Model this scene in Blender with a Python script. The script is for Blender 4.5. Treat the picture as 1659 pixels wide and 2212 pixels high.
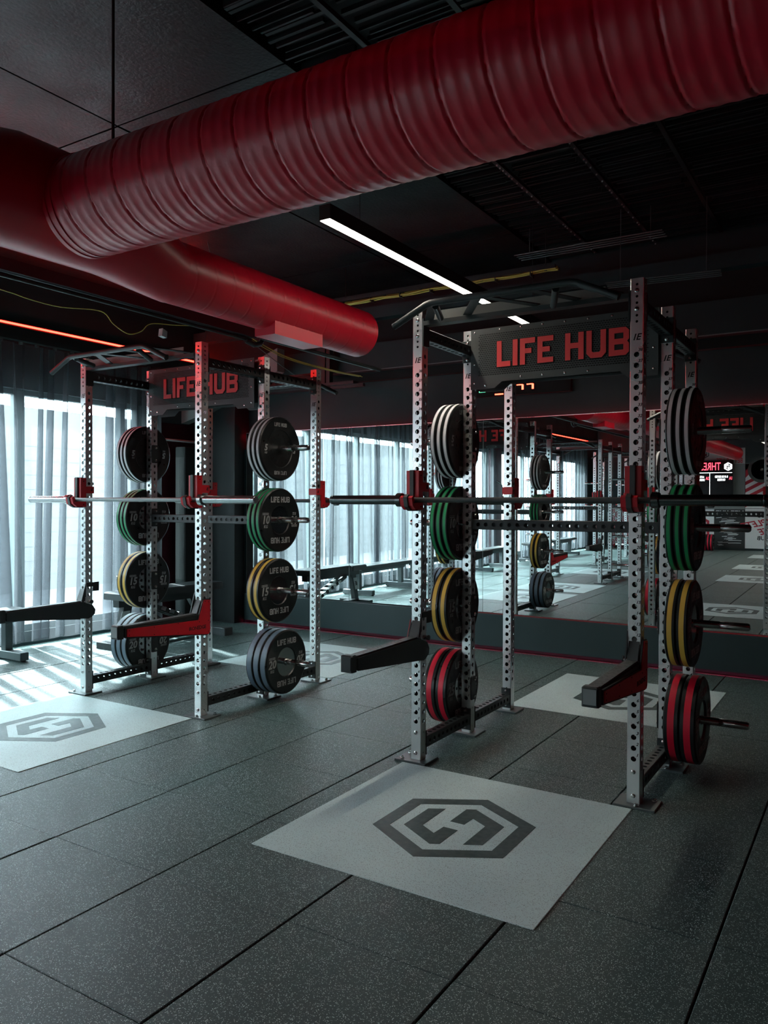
import bpy, bmesh, math, random
from mathutils import Vector, Matrix
random.seed(7)
PI = math.pi
for o in list(bpy.data.objects): bpy.data.objects.remove(o)
SC = bpy.context.scene
COL = SC.collection

# ------------------------------------------------------------------ camera
H = 1.377
cd = bpy.data.cameras.new('camera'); cam = bpy.data.objects.new('camera', cd); COL.objects.link(cam)
R_ = Vector((0.84745021, 0.53085635, 0.00443664)); U_ = Vector((-0.00926397, 0.00643185, 0.9999364)); F_ = Vector((-0.53079405, 0.84743741, -0.01036851))
m = Matrix((R_, U_, -F_)).transposed().to_4x4(); m.translation = Vector((0, 0, H)); cam.matrix_world = m
cd.sensor_fit = 'HORIZONTAL'; cd.sensor_width = 36.0; cd.lens = 1703.79 / 1659 * 36.0; cd.clip_start = .02; cd.clip_end = 200
SC.camera = cam

# ------------------------------------------------------------------ world, sun, exposure
w = bpy.data.worlds.new('sky'); SC.world = w; w.use_nodes = True
bg = w.node_tree.nodes['Background']; bg.inputs[0].default_value = (.80, .96, 1.0, 1); bg.inputs[1].default_value = 19.5
sd = bpy.data.lights.new('sun', 'SUN'); sd.energy = 30; sd.angle = math.radians(1.2); sd.color = (.93, .98, 1.0)
sun = bpy.data.objects.new('sun', sd); COL.objects.link(sun)
az = Vector((1, -.30, 0)).normalized(); el = math.radians(46.5)
d = az * math.cos(el) + Vector((0, 0, -math.sin(el)))
sun.rotation_euler = d.to_track_quat('-Z', 'Y').to_euler(); sun.location = (-20, 6, 20)
def portal(name, y0, y1, z0, z1):
    l = bpy.data.lights.new(name, 'AREA'); l.shape = 'RECTANGLE'; l.size = y1 - y0; l.size_y = z1 - z0; l.cycles.is_portal = True
    o = bpy.data.objects.new(name, l); COL.objects.link(o); o.location = (-7.06, (y0 + y1) / 2, (z0 + z1) / 2)
    o.rotation_euler = Vector((1, 0, 0)).to_track_quat('-Z', 'Y').to_euler()
portal('window_portal', -1.7, 6.05, .13, 2.46); portal('window_portal', -8.0, -2.3, .13, 2.46)
vs = SC.view_settings; vs.view_transform = 'Standard'; vs.look = 'None'; vs.exposure = 1.12; vs.gamma = 1; vs.use_curve_mapping = False
SC.cycles.max_bounces = 9; SC.cycles.transparent_max_bounces = 16; SC.cycles.diffuse_bounces = 4; SC.cycles.sample_clamp_indirect = 6

# ------------------------------------------------------------------ materials
MATS = {}
def mat(name, col, rough=.5, metal=0, emis=None, es=1, noise=0, nscale=40, bump=0, bscale=200, spec=.5, coat=0, stretch=None):
    if name in MATS: return MATS[name]
    M = bpy.data.materials.new(name); M.use_nodes = True; nt = M.node_tree; b = nt.nodes['Principled BSDF']
    b.inputs['Base Color'].default_value = (*col, 1); b.inputs['Roughness'].default_value = rough; b.inputs['Metallic'].default_value = metal
    b.inputs['Specular IOR Level'].default_value = spec
    if coat: b.inputs['Coat Weight'].default_value = coat; b.inputs['Coat Roughness'].default_value = .2
    if emis: b.inputs['Emission Color'].default_value = (*emis, 1); b.inputs['Emission Strength'].default_value = es
    if noise or bump:
        tc = nt.nodes.new('ShaderNodeNewGeometry') if stretch is None else nt.nodes.new('ShaderNodeTexCoord')
        src = tc.outputs['Position'] if stretch is None else tc.outputs['Object']
        mp = nt.nodes.new('ShaderNodeMapping'); nt.links.new(src, mp.inputs[0])
        if stretch: mp.inputs['Scale'].default_value = stretch
        if noise:
            n = nt.nodes.new('ShaderNodeTexNoise'); n.inputs['Scale'].default_value = nscale; n.inputs['Detail'].default_value = 4
            nt.links.new(mp.outputs[0], n.inputs['Vector'])
            r = nt.nodes.new('ShaderNodeMapRange'); r.inputs['From Min'].default_value = .3; r.inputs['From Max'].default_value = .7
            r.inputs['To Min'].default_value = max(0, rough - noise); r.inputs['To Max'].default_value = min(1, rough + noise)
            nt.links.new(n.outputs[0], r.inputs[0]); nt.links.new(r.outputs[0], b.inputs['Roughness'])
            mx = nt.nodes.new('ShaderNodeMix'); mx.data_type = 'RGBA'
            mx.inputs[6].default_value = (*[c * (1 - noise) for c in col], 1); mx.inputs[7].default_value = (*[min(1, c * (1 + noise)) for c in col], 1)
            nt.links.new(n.outputs[0], mx.inputs[0]); nt.links.new(mx.outputs[2], b.inputs['Base Color'])
        if bump:
            n2 = nt.nodes.new('ShaderNodeTexNoise'); n2.inputs['Scale'].default_value = bscale; n2.inputs['Detail'].default_value = 3
            nt.links.new(mp.outputs[0], n2.inputs['Vector'])
            bp = nt.nodes.new('ShaderNodeBump'); bp.inputs['Strength'].default_value = bump; bp.inputs['Distance'].default_value = .004
            nt.links.new(n2.outputs[0], bp.inputs['Height']); nt.links.new(bp.outputs[0], b.inputs['Normal'])
    MATS[name] = M; return M
STEEL = mat('brushed_steel', (.84, .87, .87), .28, .9, noise=.015, nscale=3)
CHROME = mat('polished_steel', (.62, .62, .61), .2, 1, noise=.06, nscale=12)
BLK = mat('black_powder_coat', (.017, .024, .025), .42, 0, bump=.12, bscale=600)
BLKR = mat('black_plate_rubber', (.0055, .0098, .0102), .38, 0, noise=.12, nscale=18, bump=.08, bscale=300)
SIGN = mat('charcoal_sign_sheet', (.045, .052, .052), .5)
SIGNB = mat('sign_dark_fill', (.006, .008, .008), .7)
RED = mat('red_hook_plastic', (.60, .010, .022), .38)
REDL = mat('red_sign_letter', (.85, .045, .048), .45)
REDD = mat('red_duct_paint', (.66, .003, .026), .36, 0, spec=.75)
INK = mat('black_engraving', (.006, .007, .007), .7)
WHT = mat('white_print', (.36, .39, .39), .6)
UHMW = mat('dark_liner_plastic', (.05, .062, .062), .5, noise=.15, nscale=60)
BRONZE = mat('hub_steel', (.42, .43, .43), .09, 1)
WALL = mat('wall_dark_paint', (.010, .030, .032), .6, 0, noise=.1, nscale=2, bump=.1, bscale=90)
CEIL = mat('ceiling_dark_concrete', (.0018, .0085, .0098), .42, 0, noise=.08, nscale=3, bump=.8, bscale=45, spec=.32)
DECK = mat('ceiling_deck_metal', (.006, .010, .011), .42, .1)
DARK = mat('near_black', (.005, .006, .006), .8)
MIR = mat('mirror_silver', (.86, .90, .90), .0, 1)
PILL = mat('dark_red_wall', (.05, .003, .009), .5)
YEL = mat('yellow_cable', (.62, .52, .10), .45)
GREYM = mat('grey_bench_frame', (.10, .12, .125), .4, .3)
VINYL = mat('bench_vinyl', (.06, .073, .075), .42, bump=.1, bscale=200)
FRAME = mat('window_frame_grey', (.16, .20, .20), .45)
BULB = mat('warm_led_diffuser', (.3, .3, .3), .5, emis=(1, .90, .77), es=34)
_n = BULB.node_tree; _g = _n.nodes.new('ShaderNodeNewGeometry'); _d = _n.nodes.new('ShaderNodeVectorMath'); _d.operation = 'DOT_PRODUCT'   # downlight optic: output falls off to the sides
_n.links.new(_g.outputs['Incoming'], _d.inputs[0]); _n.links.new(_g.outputs['Normal'], _d.inputs[1])
_p = _n.nodes.new('ShaderNodeMath'); _p.operation = 'POWER'; _p.inputs[1].default_value = 1.4; _p.use_clamp = True; _n.links.new(_d.outputs['Value'], _p.inputs[0])
_m = _n.nodes.new('ShaderNodeMath'); _m.operation = 'MULTIPLY'; _m.inputs[1].default_value = 34; _n.links.new(_p.outputs[0], _m.inputs[0])
_n.links.new(_m.outputs[0], _n.nodes['Principled BSDF'].inputs['Emission Strength'])
REDLED = mat('red_led', (.02, .008, .008), .5, emis=(1, .009, .005), es=26)
REDLEDR = mat('red_right_led', (.02, .008, .008), .5, emis=(1, .02, .03), es=2.6)
REDLED2 = mat('red_cove_led', (.02, .008, .008), .5, emis=(1, .01, .035), es=7)
REDLED3 = mat('red_floor_led', (.02, .008, .008), .5, emis=(1, .04, .15), es=24)
REDLED4 = mat('red_ledge_led', (.02, .008, .008), .5, emis=(1, .01, .04), es=.05)
DIGR = mat('red_digit', (1, .1, .05), .5, emis=(1, .06, .03), es=5)
DIGG = mat('green_digit', (.2, 1, .5), .5, emis=(.15, 1, .5), es=3)
PANELG = mat('poster_grey', (.36, .42, .42), .6)
POSTW = mat('poster_white', (.72, .78, .78), .6)
POSTD = mat('poster_dark', (.02, .028, .028), .6)
POSTR = mat('poster_red', (.42, .02, .04), .6)
SCRW = mat('screen_white', (1, 1, 1), .5, emis=(.9, 1, 1), es=2.2)
SCRR = mat('screen_red', (1, .1, .1), .5, emis=(1, .06, .1), es=1.6)
SCRB = mat('screen_black', (.004, .005, .005), .2)
OUTW = mat('outside_render', (.082, .085, .088), .8)
OUTL = mat('outside_louvre', (.072, .075, .078), .8)
OUTG = mat('outside_paving', (.11, .115, .12), .8)
BANDS = {5: mat('band_white', (.68, .68, .69), .45), 10: mat('band_green', (.010, .30, .105), .45), 15: mat('band_yellow', (.64, .40, .06), .45),
         20: mat('band_blue_grey', (.085, .125, .165), .45), 25: mat('band_red', (.62, .006, .035), .45)}

def speck_mat(name, base, speck, dens, rough, size):
    M = bpy.data.materials.new(name); M.use_nodes = True; nt = M.node_tree; b = nt.nodes['Principled BSDF']
    g = nt.nodes.new('ShaderNodeNewGeometry')
    v = nt.nodes.new('ShaderNodeTexVoronoi'); v.inputs['Scale'].default_value = size; nt.links.new(g.outputs['Position'], v.inputs['Vector'])
    # a fleck only in some cells and only near the cell's point
    sep = nt.nodes.new('ShaderNodeSeparateColor'); nt.links.new(v.outputs['Color'], sep.inputs[0])
    c1 = nt.nodes.new('ShaderNodeMath'); c1.operation = 'LESS_THAN'; c1.inputs[1].default_value = dens; nt.links.new(sep.outputs[0], c1.inputs[0])
    c2 = nt.nodes.new('ShaderNodeMath'); c2.operation = 'LESS_THAN'; c2.inputs[1].default_value = .38; nt.links.new(v.outputs['Distance'], c2.inputs[0])
    mu = nt.nodes.new('ShaderNodeMath'); mu.operation = 'MULTIPLY'; nt.links.new(c1.outputs[0], mu.inputs[0]); nt.links.new(c2.outputs[0], mu.inputs[1])
    mu2 = nt.nodes.new('ShaderNodeMath'); mu2.operation = 'MULTIPLY'; nt.links.new(mu.outputs[0], mu2.inputs[0]); nt.links.new(sep.outputs[1], mu2.inputs[1])
    n = nt.nodes.new('ShaderNodeTexNoise'); n.inputs['Scale'].default_value = 1.3; n.inputs['Detail'].default_value = 5; nt.links.new(g.outputs['Position'], n.inputs['Vector'])
    oi = nt.nodes.new('ShaderNodeObjectInfo')
    ad = nt.nodes.new('ShaderNodeMath'); ad.operation = 'MULTIPLY_ADD'; ad.inputs[1].default_value = .22; nt.links.new(oi.outputs['Random'], ad.inputs[0]); nt.links.new(n.outputs[0], ad.inputs[2])
    mx0 = nt.nodes.new('ShaderNodeMix'); mx0.data_type = 'RGBA'; mx0.inputs[6].default_value = (*[c * .72 for c in base], 1); mx0.inputs[7].default_value = (*[c * 1.3 for c in base], 1)
    nt.links.new(ad.outputs[0], mx0.inputs[0])
    mx = nt.nodes.new('ShaderNodeMix'); mx.data_type = 'RGBA'; nt.links.new(mu2.outputs[0], mx.inputs[0]); nt.links.new(mx0.outputs[2], mx.inputs[6]); mx.inputs[7].default_value = (*speck, 1)
    nt.links.new(mx.outputs[2], b.inputs['Base Color'])
    b.inputs['Roughness'].default_value = rough
    n2 = nt.nodes.new('ShaderNodeTexNoise'); n2.inputs['Scale'].default_value = 260; n2.inputs['Detail'].default_value = 2; nt.links.new(g.outputs['Position'], n2.inputs['Vector'])
    bp = nt.nodes.new('ShaderNodeBump'); bp.inputs['Strength'].default_value = .35; bp.inputs['Distance'].default_value = .002
    nt.links.new(n2.outputs[0], bp.inputs['Height']); nt.links.new(bp.outputs[0], b.inputs['Normal'])
    MATS[name] = M; return M
RUBBER = speck_mat('speckled_rubber', (.032, .066, .063), (.74, .90, .88), .5, .5, 250)
PLATF = speck_mat('grey_speckled_platform', (.50, .63, .63), (.10, .15, .15), .55, .5, 230)
LOGOM = mat('platform_emblem_rubber', (.032, .064, .064), .5, noise=.1, nscale=40)

def curtain_mat():
    M = bpy.data.materials.new('sheer_curtain'); M.use_nodes = True; nt = M.node_tree; nt.nodes.clear()
    out = nt.nodes.new('ShaderNodeOutputMaterial'); tr = nt.nodes.new('ShaderNodeBsdfTransparent'); tr.inputs[0].default_value = (.95, .97, 1, 1)
    tl = nt.nodes.new('ShaderNodeBsdfTranslucent'); tl.inputs[0].default_value = (.042, .046, .050, 1)
    df = nt.nodes.new('ShaderNodeBsdfDiffuse'); df.inputs[0].default_value = (.20, .23, .25, 1)
    a = nt.nodes.new('ShaderNodeMixShader'); a.inputs[0].default_value = .45; nt.links.new(tl.outputs[0], a.inputs[1]); nt.links.new(df.outputs[0], a.inputs[2])
    g = nt.nodes.new('ShaderNodeNewGeometry')
    mp = nt.nodes.new('ShaderNodeMapping'); mp.inputs['Scale'].default_value = (60, 60, 2); nt.links.new(g.outputs['Position'], mp.inputs[0])
    n = nt.nodes.new('ShaderNodeTexNoise'); n.inputs['Scale'].default_value = 6; nt.links.new(mp.outputs[0], n.inputs['Vector'])
    lw = nt.nodes.new('ShaderNodeLayerWeight'); lw.inputs[0].default_value = .35
    r = nt.nodes.new('ShaderNodeMapRange'); r.inputs['To Min'].default_value = .48; r.inputs['To Max'].default_value = .97; nt.links.new(lw.outputs['Facing'], r.inputs[0])
    ad = nt.nodes.new('ShaderNodeMath'); ad.operation = 'MULTIPLY_ADD'; ad.inputs[1].default_value = .12; nt.links.new(n.outputs[0], ad.inputs[0]); nt.links.new(r.outputs[0], ad.inputs[2]); ad.use_clamp = True
    b = nt.nodes.new('ShaderNodeMixShader'); nt.links.new(ad.outputs[0], b.inputs[0]); nt.links.new(tr.outputs[0], b.inputs[1]); nt.links.new(a.outputs[0], b.inputs[2])
    nt.links.new(b.outputs[0], out.inputs[0]); MATS['sheer'] = M; return M
SHEER = curtain_mat()
def glass_mat():
    M = bpy.data.materials.new('window_glass'); M.use_nodes = True; nt = M.node_tree; nt.nodes.clear()
    out = nt.nodes.new('ShaderNodeOutputMaterial'); tr = nt.nodes.new('ShaderNodeBsdfTransparent'); tr.inputs[0].default_value = (.93, .97, .97, 1)
    gl = nt.nodes.new('ShaderNodeBsdfGlossy'); gl.inputs['Roughness'].default_value = .02
    b = nt.nodes.new('ShaderNodeMixShader'); b.inputs[0].default_value = .05
    nt.links.new(tr.outputs[0], b.inputs[1]); nt.links.new(gl.outputs[0], b.inputs[2]); nt.links.new(b.outputs[0], out.inputs[0]); return M
GLASS = glass_mat()

# ------------------------------------------------------------------ mesh helpers
class MB:
    def __init__(s): s.v = []; s.f = []; s.m = []; s.mats = []
    def mi(s, mt):
        if mt not in s.mats: s.mats.append(mt)
        return s.mats.index(mt)
    def add(s, vs, fs, mt, T=None):
        k = len(s.v); i = s.mi(mt)
        for p in vs: s.v.append(tuple(T @ Vector(p)) if T else tuple(p))
        for f in fs: s.f.append(tuple(k + a for a in f)); s.m.append(i)
        return s
    def box(s, x0, x1, y0, y1, z0, z1, mt, T=None):
        vs = [(x, y, z) for x in (x0, x1) for y in (y0, y1) for z in (z0, z1)]
        return s.add(vs, [(0, 1, 3, 2), (4, 6, 7, 5), (0, 4, 5, 1), (2, 3, 7, 6), (0, 2, 6, 4), (1, 5, 7, 3)], mt, T)
    def bbox(s, x0, x1, y0, y1, z0, z1, mt, b=.004, T=None):
        # box with chamfered vertical (z) edges and top
        pts = [(x0 + b, y0), (x1 - b, y0), (x1, y0 + b), (x1, y1 - b), (x1 - b, y1), (x0 + b, y1), (x0, y1 - b), (x0, y0 + b)]
        cx, cy = (x0 + x1) / 2, (y0 + y1) / 2
        vs = [(x, y, z0) for x, y in pts] + [(x, y, z1 - b) for x, y in pts]
        sx = (x1 - x0 - 2 * b) / (x1 - x0); sy = (y1 - y0 - 2 * b) / (y1 - y0)
        vs += [(cx + (x - cx) * sx, cy + (y - cy) * sy, z1) for x, y in pts]
        fs = [tuple(range(7, -1, -1)), tuple(range(16, 24))]
        for i in range(8):
            j = (i + 1) % 8; fs += [(i, j, 8 + j, 8 + i), (8 + i, 8 + j, 16 + j, 16 + i)]
        return s.add(vs, fs, mt, T)
    def prism(s, pts, a0, a1, axis, mt, T=None):
        # polygon pts (u,v) extruded along axis; u,v are the other two axes in order
        n = len(pts)
        def P(u, v, a): return {'x': (a, u, v), 'y': (u, a, v), 'z': (u, v, a)}[axis]
        vs = [P(u, v, a0) for u, v in pts] + [P(u, v, a1) for u, v in pts]
        fs = [tuple(range(n - 1, -1, -1)), tuple(range(n, 2 * n))] + [(i, (i + 1) % n, n + (i + 1) % n, n + i) for i in range(n)]
        return s.add(vs, fs, mt, T)
    def cyl(s, p0, p1, r, mt, n=16, r1=None, caps=True):
        p0 = Vector(p0); p1 = Vector(p1); r1 = r if r1 is None else r1
        q = (p1 - p0).to_track_quat('Z', 'Y'); L = (p1 - p0).length; vs = []
        for z, rr in ((0, r), (L, r1)):
            for i in range(n):
                a = 2 * PI * i / n; vs.append(tuple(p0 + q @ Vector((rr * math.cos(a), rr * math.sin(a), z))))
        fs = [(i, (i + 1) % n, n + (i + 1) % n, n + i) for i in range(n)]
        if caps: fs += [tuple(range(n - 1, -1, -1)), tuple(range(n, 2 * n))]
        return s.add(vs, fs, mt)
    def tube(s, pts, r, mt, n=12, caps=True):
        pts = [Vector(p) for p in pts]; vs = []; N = len(pts); up = None
        for k, p in enumerate(pts):
            t = (pts[min(k + 1, N - 1)] - pts[max(k - 1, 0)]).normalized()
            if up is None: up = t.orthogonal().normalized()
            up = (up - t * up.dot(t)).normalized(); sd = t.cross(up)
            rr = r[k] if isinstance(r, (list, tuple)) else r
            for i in range(n):
                a = 2 * PI * i / n; vs.append(tuple(p + up * rr * math.cos(a) + sd * rr * math.sin(a)))
        fs = [(k * n + i, k * n + (i + 1) % n, (k + 1) * n + (i + 1) % n, (k + 1) * n + i) for k in range(N - 1) for i in range(n)]
        if caps: fs += [tuple(range(n - 1, -1, -1)), tuple(range((N - 1) * n, N * n))]
        return s.add(vs, fs, mt)
    def lathe(s, prof, mt, axis='x', n=48, T=None, mats=None):
        # prof: list of (a along axis, r)
        vs = []; fs = []; K = len(prof)
        for a, r in prof:
            for i in range(n):
                t = 2 * PI * i / n; c, q = r * math.cos(t), r * math.sin(t)
                vs.append({'x': (a, c, q), 'y': (q, a, c), 'z': (c, q, a)}[axis])
        for k in range(K - 1):
            for i in range(n): fs.append((k * n + i, k * n + (i + 1) % n, (k + 1) * n + (i + 1) % n, (k + 1) * n + i))
        if prof[0][1] > 1e-6: fs.append(tuple(range(n - 1, -1, -1)))
        if prof[-1][1] > 1e-6: fs.append(tuple(range((K - 1) * n, K * n)))
        return s.add(vs, fs, mt, T)
    def mesh(s, name, smooth=False):
        me = bpy.data.meshes.new(name); me.from_pydata(s.v, [], s.f); me.polygons.foreach_set('material_index', s.m)
        for mt in s.mats: me.materials.append(mt)
        me.validate(); bm = bmesh.new(); bm.from_mesh(me); bmesh.ops.recalc_face_normals(bm, faces=bm.faces); bm.to_mesh(me); bm.free()
        if smooth:
            me.polygons.foreach_set('use_smooth', [True] * len(me.polygons))
            me.set_sharp_from_angle(angle=math.radians(smooth if smooth is not True else 35))
        me.update(); return me
def put(me, name, parent=None, loc=(0, 0, 0), rot=(0, 0, 0), scale=None, label=None):
    o = bpy.data.objects.new(name, me); COL.objects.link(o); o.location = loc; o.rotation_euler = rot
    if scale: o.scale = scale
    if parent: o.parent = parent
    if label: o['label'] = label
    return o
def tag(o, label, cat, group=None):
    o['label'] = label; o['category'] = cat
    if group: o['group'] = group
    return o
def thing(name, label, cat, loc=(0, 0, 0), rz=0, group=None):
    o = bpy.data.objects.new(name, None); COL.objects.link(o); o.location = loc; o.rotation_euler = (0, 0, rz); o.empty_display_size = .1
    return tag(o, label, cat, group)
def struct(o): o['kind'] = 'structure'; return o
def copy_tree(o, parent=None):
    c = o.copy(); COL.objects.link(c)
    if parent: c.parent = parent
    for ch in o.children: copy_tree(ch, c)
    return c

# flat 2D shapes with holes and text -> mesh data (verts, faces)
def curve_mesh(loops, ext):
    cu = bpy.data.curves.new('tmp', 'CURVE'); cu.dimensions = '2D'; cu.fill_mode = 'BOTH'; cu.extrude = ext / 2
    for lp in loops:
        sp = cu.splines.new('POLY'); sp.points.add(len(lp) - 1); sp.use_cyclic_u = True
        for i, (x, y) in enumerate(lp): sp.points[i].co = (x, y, 0, 1)
    return grab(cu, ext)
def grab(cu, ext):
    o = bpy.data.objects.new('tmp', cu); COL.objects.link(o)
    dg = bpy.context.evaluated_depsgraph_get(); dg.update(); oe = o.evaluated_get(dg); me = oe.to_mesh()
    vs = [(v.co.x, v.co.y, v.co.z + ext / 2) for v in me.vertices]; fs = [tuple(p.vertices) for p in me.polygons]
    oe.to_mesh_clear(); bpy.data.objects.remove(o); bpy.data.curves.remove(cu); return vs, fs
TX = {}
def text_mesh(s, size, ext=.0006, shear=0, bold=0, align='CENTER', space=1):
    k = (s, size, ext, shear, bold, align, space)
    if k not in TX:
        cu = bpy.data.curves.new('tmp', 'FONT'); cu.body = s; cu.size = size; cu.extrude = ext / 2; cu.shear = shear; cu.offset = bold; cu.resolution_u = 2
        cu.align_x = align; cu.align_y = 'CENTER'; cu.space_character = space; TX[k] = grab(cu, ext)
    return TX[k]
T_ = .2
GL = {  # block capitals, unit height: (loops, advance)
 'L': ([[(0, 0), (.56, 0), (.56, T_), (T_, T_), (T_, 1), (0, 1)]], .56),
 'I': ([[(0, 0), (T_, 0), (T_, 1), (0, 1)]], T_),
 'F': ([[(0, 0), (T_, 0), (T_, .42), (.46, .42), (.46, .61), (T_, .61), (T_, .8), (.6, .8), (.6, 1), (0, 1)]], .6),
 'E': ([[(0, 0), (.62, 0), (.62, T_), (T_, T_), (T_, .41), (.49, .41), (.49, .6), (T_, .6), (T_, .8), (.62, .8), (.62, 1), (0, 1)]], .62),
 'H': ([[(0, 0), (T_, 0), (T_, .42), (.5, .42), (.5, 0), (.7, 0), (.7, 1), (.5, 1), (.5, .62), (T_, .62), (T_, 1), (0, 1)]], .7),
 'U': ([[(0, 1), (0, .17), (.16, 0), (.56, 0), (.72, .17), (.72, 1), (.52, 1), (.52, .25), (.47, T_), (.25, T_), (T_, .25), (T_, 1)]], .72),
 'B': ([[(0, 0), (.6, 0), (.72, .12), (.72, .42), (.65, .5), (.72, .58), (.72, .88), (.6, 1), (0, 1)], [(.2, .6), (.2, .8), (.52, .8), (.52, .6)], [(.2, .2), (.2, .4), (.52, .4), (.52, .2)]], .72),
 ' ': ([], .26)}
def block_text(s, h, gap=.1, ext=.004):
    x = 0; out = []
    W = sum(GL[c][1] + gap for c in s) - gap
    for c in s:
        loops, adv = GL[c]
        if loops: out.append([[((x + u - W / 2) * h, (v - .5) * h) for u, v in lp] for lp in loops])
        x += adv + gap
    vs = []; fs = []
    for L in out:
        v, f = curve_mesh(L, ext); k = len(vs); vs += v; fs += [tuple(k + a for a in q) for q in f]
    return vs, fs
def TM(origin, ux, uy):
    ux = Vector(ux); uy = Vector(uy); uz = ux.cross(uy)
    M = Matrix((ux, uy, uz)).transposed().to_4x4(); M.translation = Vector(origin); return M

# perforated tube: section a (x) by b (y), length along z; holes: list of (z, r)
def strip_cells(wd, L, holes, t, n=4):
    vs = []; fs = []
    hs = sorted(holes); b = [0]
    for i in range(len(hs) - 1): b.append((hs[i][0] + hs[i + 1][0]) / 2)
    b.append(L)
    for (z, r), v0, v1 in zip(hs, b[:-1], b[1:]):
        cs = [(wd / 2, v1), (-wd / 2, v1), (-wd / 2, v0), (wd / 2, v0)]; outer = []; inner = []
        for k in range(4):
            p, q = cs[k], cs[(k + 1) % 4]
            for i in range(n):
                f = i / n; outer.append((p[0] + (q[0] - p[0]) * f, p[1] + (q[1] - p[1]) * f))
                a = PI / 4 + PI / 2 * (k + f); inner.append((r * math.cos(a), z + r * math.sin(a)))
        N = 4 * n; o = len(vs)
        vs += [(x, y, 0) for x, y in outer] + [(x, y, 0) for x, y in inner] + [(x, y, -t) for x, y in inner]
        for i in range(N):
            j = (i + 1) % N; fs += [(o + i, o + j, o + N + j, o + N + i), (o + N + i, o + N + j, o + 2 * N + j, o + 2 * N + i)]
    return vs, fs
INNER = mat('tube_inside_shade', (.030, .036, .037), .6, .3)  # inner walls coloured dark so the holes look shaded
def perf_tube(a, b, L, holes_x, holes_y, mt, name, c=.003, t=.004, n=4, cap=True):
    # holes_x on +-x faces, holes_y on +-y faces; centred on z axis from 0..L
    B = MB()
    for sgn in (1, -1):
        vs, fs = strip_cells(a - 2 * t, L, holes_y, 0, n); fs = fs[0::2]
        B.add([(x, sgn * (b / 2 - t), y) for x, y, z in vs], fs, INNER)
        vs, fs = strip_cells(b - 2 * t, L, holes_x, 0, n); fs = fs[0::2]
        B.add([(sgn * (a / 2 - t), x, y) for x, y, z in vs], fs, INNER)
    for sgn in (1, -1):
        vs, fs = strip_cells(a - 2 * c, L, holes_y, t, n)
        B.add([(x, sgn * (b / 2 + z), y) for x, y, z in vs], fs, mt)
        vs, fs = strip_cells(b - 2 * c, L, holes_x, t, n)
        B.add([(sgn * (a / 2 + z), x, y) for x, y, z in vs], fs, mt)
    for sx in (1, -1):
        for sy in (1, -1):
            p = [(sx * (a / 2 - c), sy * b / 2), (sx * a / 2, sy * (b / 2 - c))]
            B.add([(*p[0], 0), (*p[1], 0), (*p[1], L), (*p[0], L)], [(0, 1, 2, 3)], mt)
    i = t
    for z0, z1 in ((0, L),):   # inner sleeve so the wall reads as thick, at the cut ends only
        for z in (z0, z1):
            o = [(a / 2 - c, b / 2), (-a / 2 + c, b / 2), (-a / 2, b / 2 - c), (-a / 2, -b / 2 + c), (-a / 2 + c, -b / 2), (a / 2 - c, -b / 2), (a / 2, -b / 2 + c), (a / 2, b / 2 - c)]
            q = [(x * (1 - 2 * i / a), y * (1 - 2 * i / b)) for x, y in o]
            vs = [(x, y, z) for x, y in o] + [(x, y, z) for x, y in q]
            fs = [(k, (k + 1) % 8, 8 + (k + 1) % 8, 8 + k) for k in range(8)]
            if cap and z > 0: fs.append(tuple(range(8, 16)))
            B.add(vs, fs, mt)
    return B.mesh(name)

# ================================================================== THE SETTING
XL, XR, YF, YB, ZC = -6.95, 3.6, -9.6, 6.98, 3.6
B = MB(); B.box(XL - .3, XR, YF - .1, YB + .1, -.12, -.012, DARK); floor = struct(put(B.mesh('floor'), 'floor'))
P = .61; X0 = -2.25 - 8 * P; Y0 = 2.028 - 3 * P
def tile_mesh(wx, wy, B=None, ox=0, oy=0):
    own = B is None; B = B or MB(); g = .0038; e = .0007; b = .0022
    x0, x1, y0, y1 = ox + g, ox + wx - g, oy + e, oy + wy - e
    vs = [(x0, y0, -.012), (x1, y0, -.012), (x1, y1, -.012), (x0, y1, -.012), (x0, y0, -b), (x1, y0, -b), (x1, y1, -b), (x0, y1, -b),
          (x0 + b, y0 + b, 0), (x1 - b, y0 + b, 0), (x1 - b, y1 - b, 0), (x0 + b, y1 - b, 0)]
    fs = [(8, 9, 10, 11)] + [(i, (i + 1) % 4, 4 + (i + 1) % 4, 4 + i) for i in range(4)] + [(4 + i, 4 + (i + 1) % 4, 8 + (i + 1) % 4, 8 + i) for i in range(4)]
    B.add(vs, fs, RUBBER)
    return B.mesh('floor_tile') if own else None
TILE = tile_mesh(P, P); TCUT = tile_mesh(P, YB - .12 - (Y0 + 10 * P))
xs = [X0 + i * P for i in range(14)]; ys = [Y0 + i * P for i in range(11)]
for x in xs:
    for y in ys:
        dz = random.choice((0, 0, 0, -.0008, -.0014))
        put(TCUT if y > Y0 + 9.9 * P else TILE, 'floor_tile', floor, (x, y, dz))
B = MB()
for i in range(-1, 18):
    for j in range(-17, 11):
        x, y = X0 + i * P, Y0 + j * P
        if 0 <= i < 14 and 0 <= j < 11: continue
        if x + P > XR or y < YF: continue
        tile_mesh(P, P, B, x, y)
o = put(B.mesh('floor_tile_field'), 'floor_tile_field', floor); o['kind'] = 'stuff'

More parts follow.
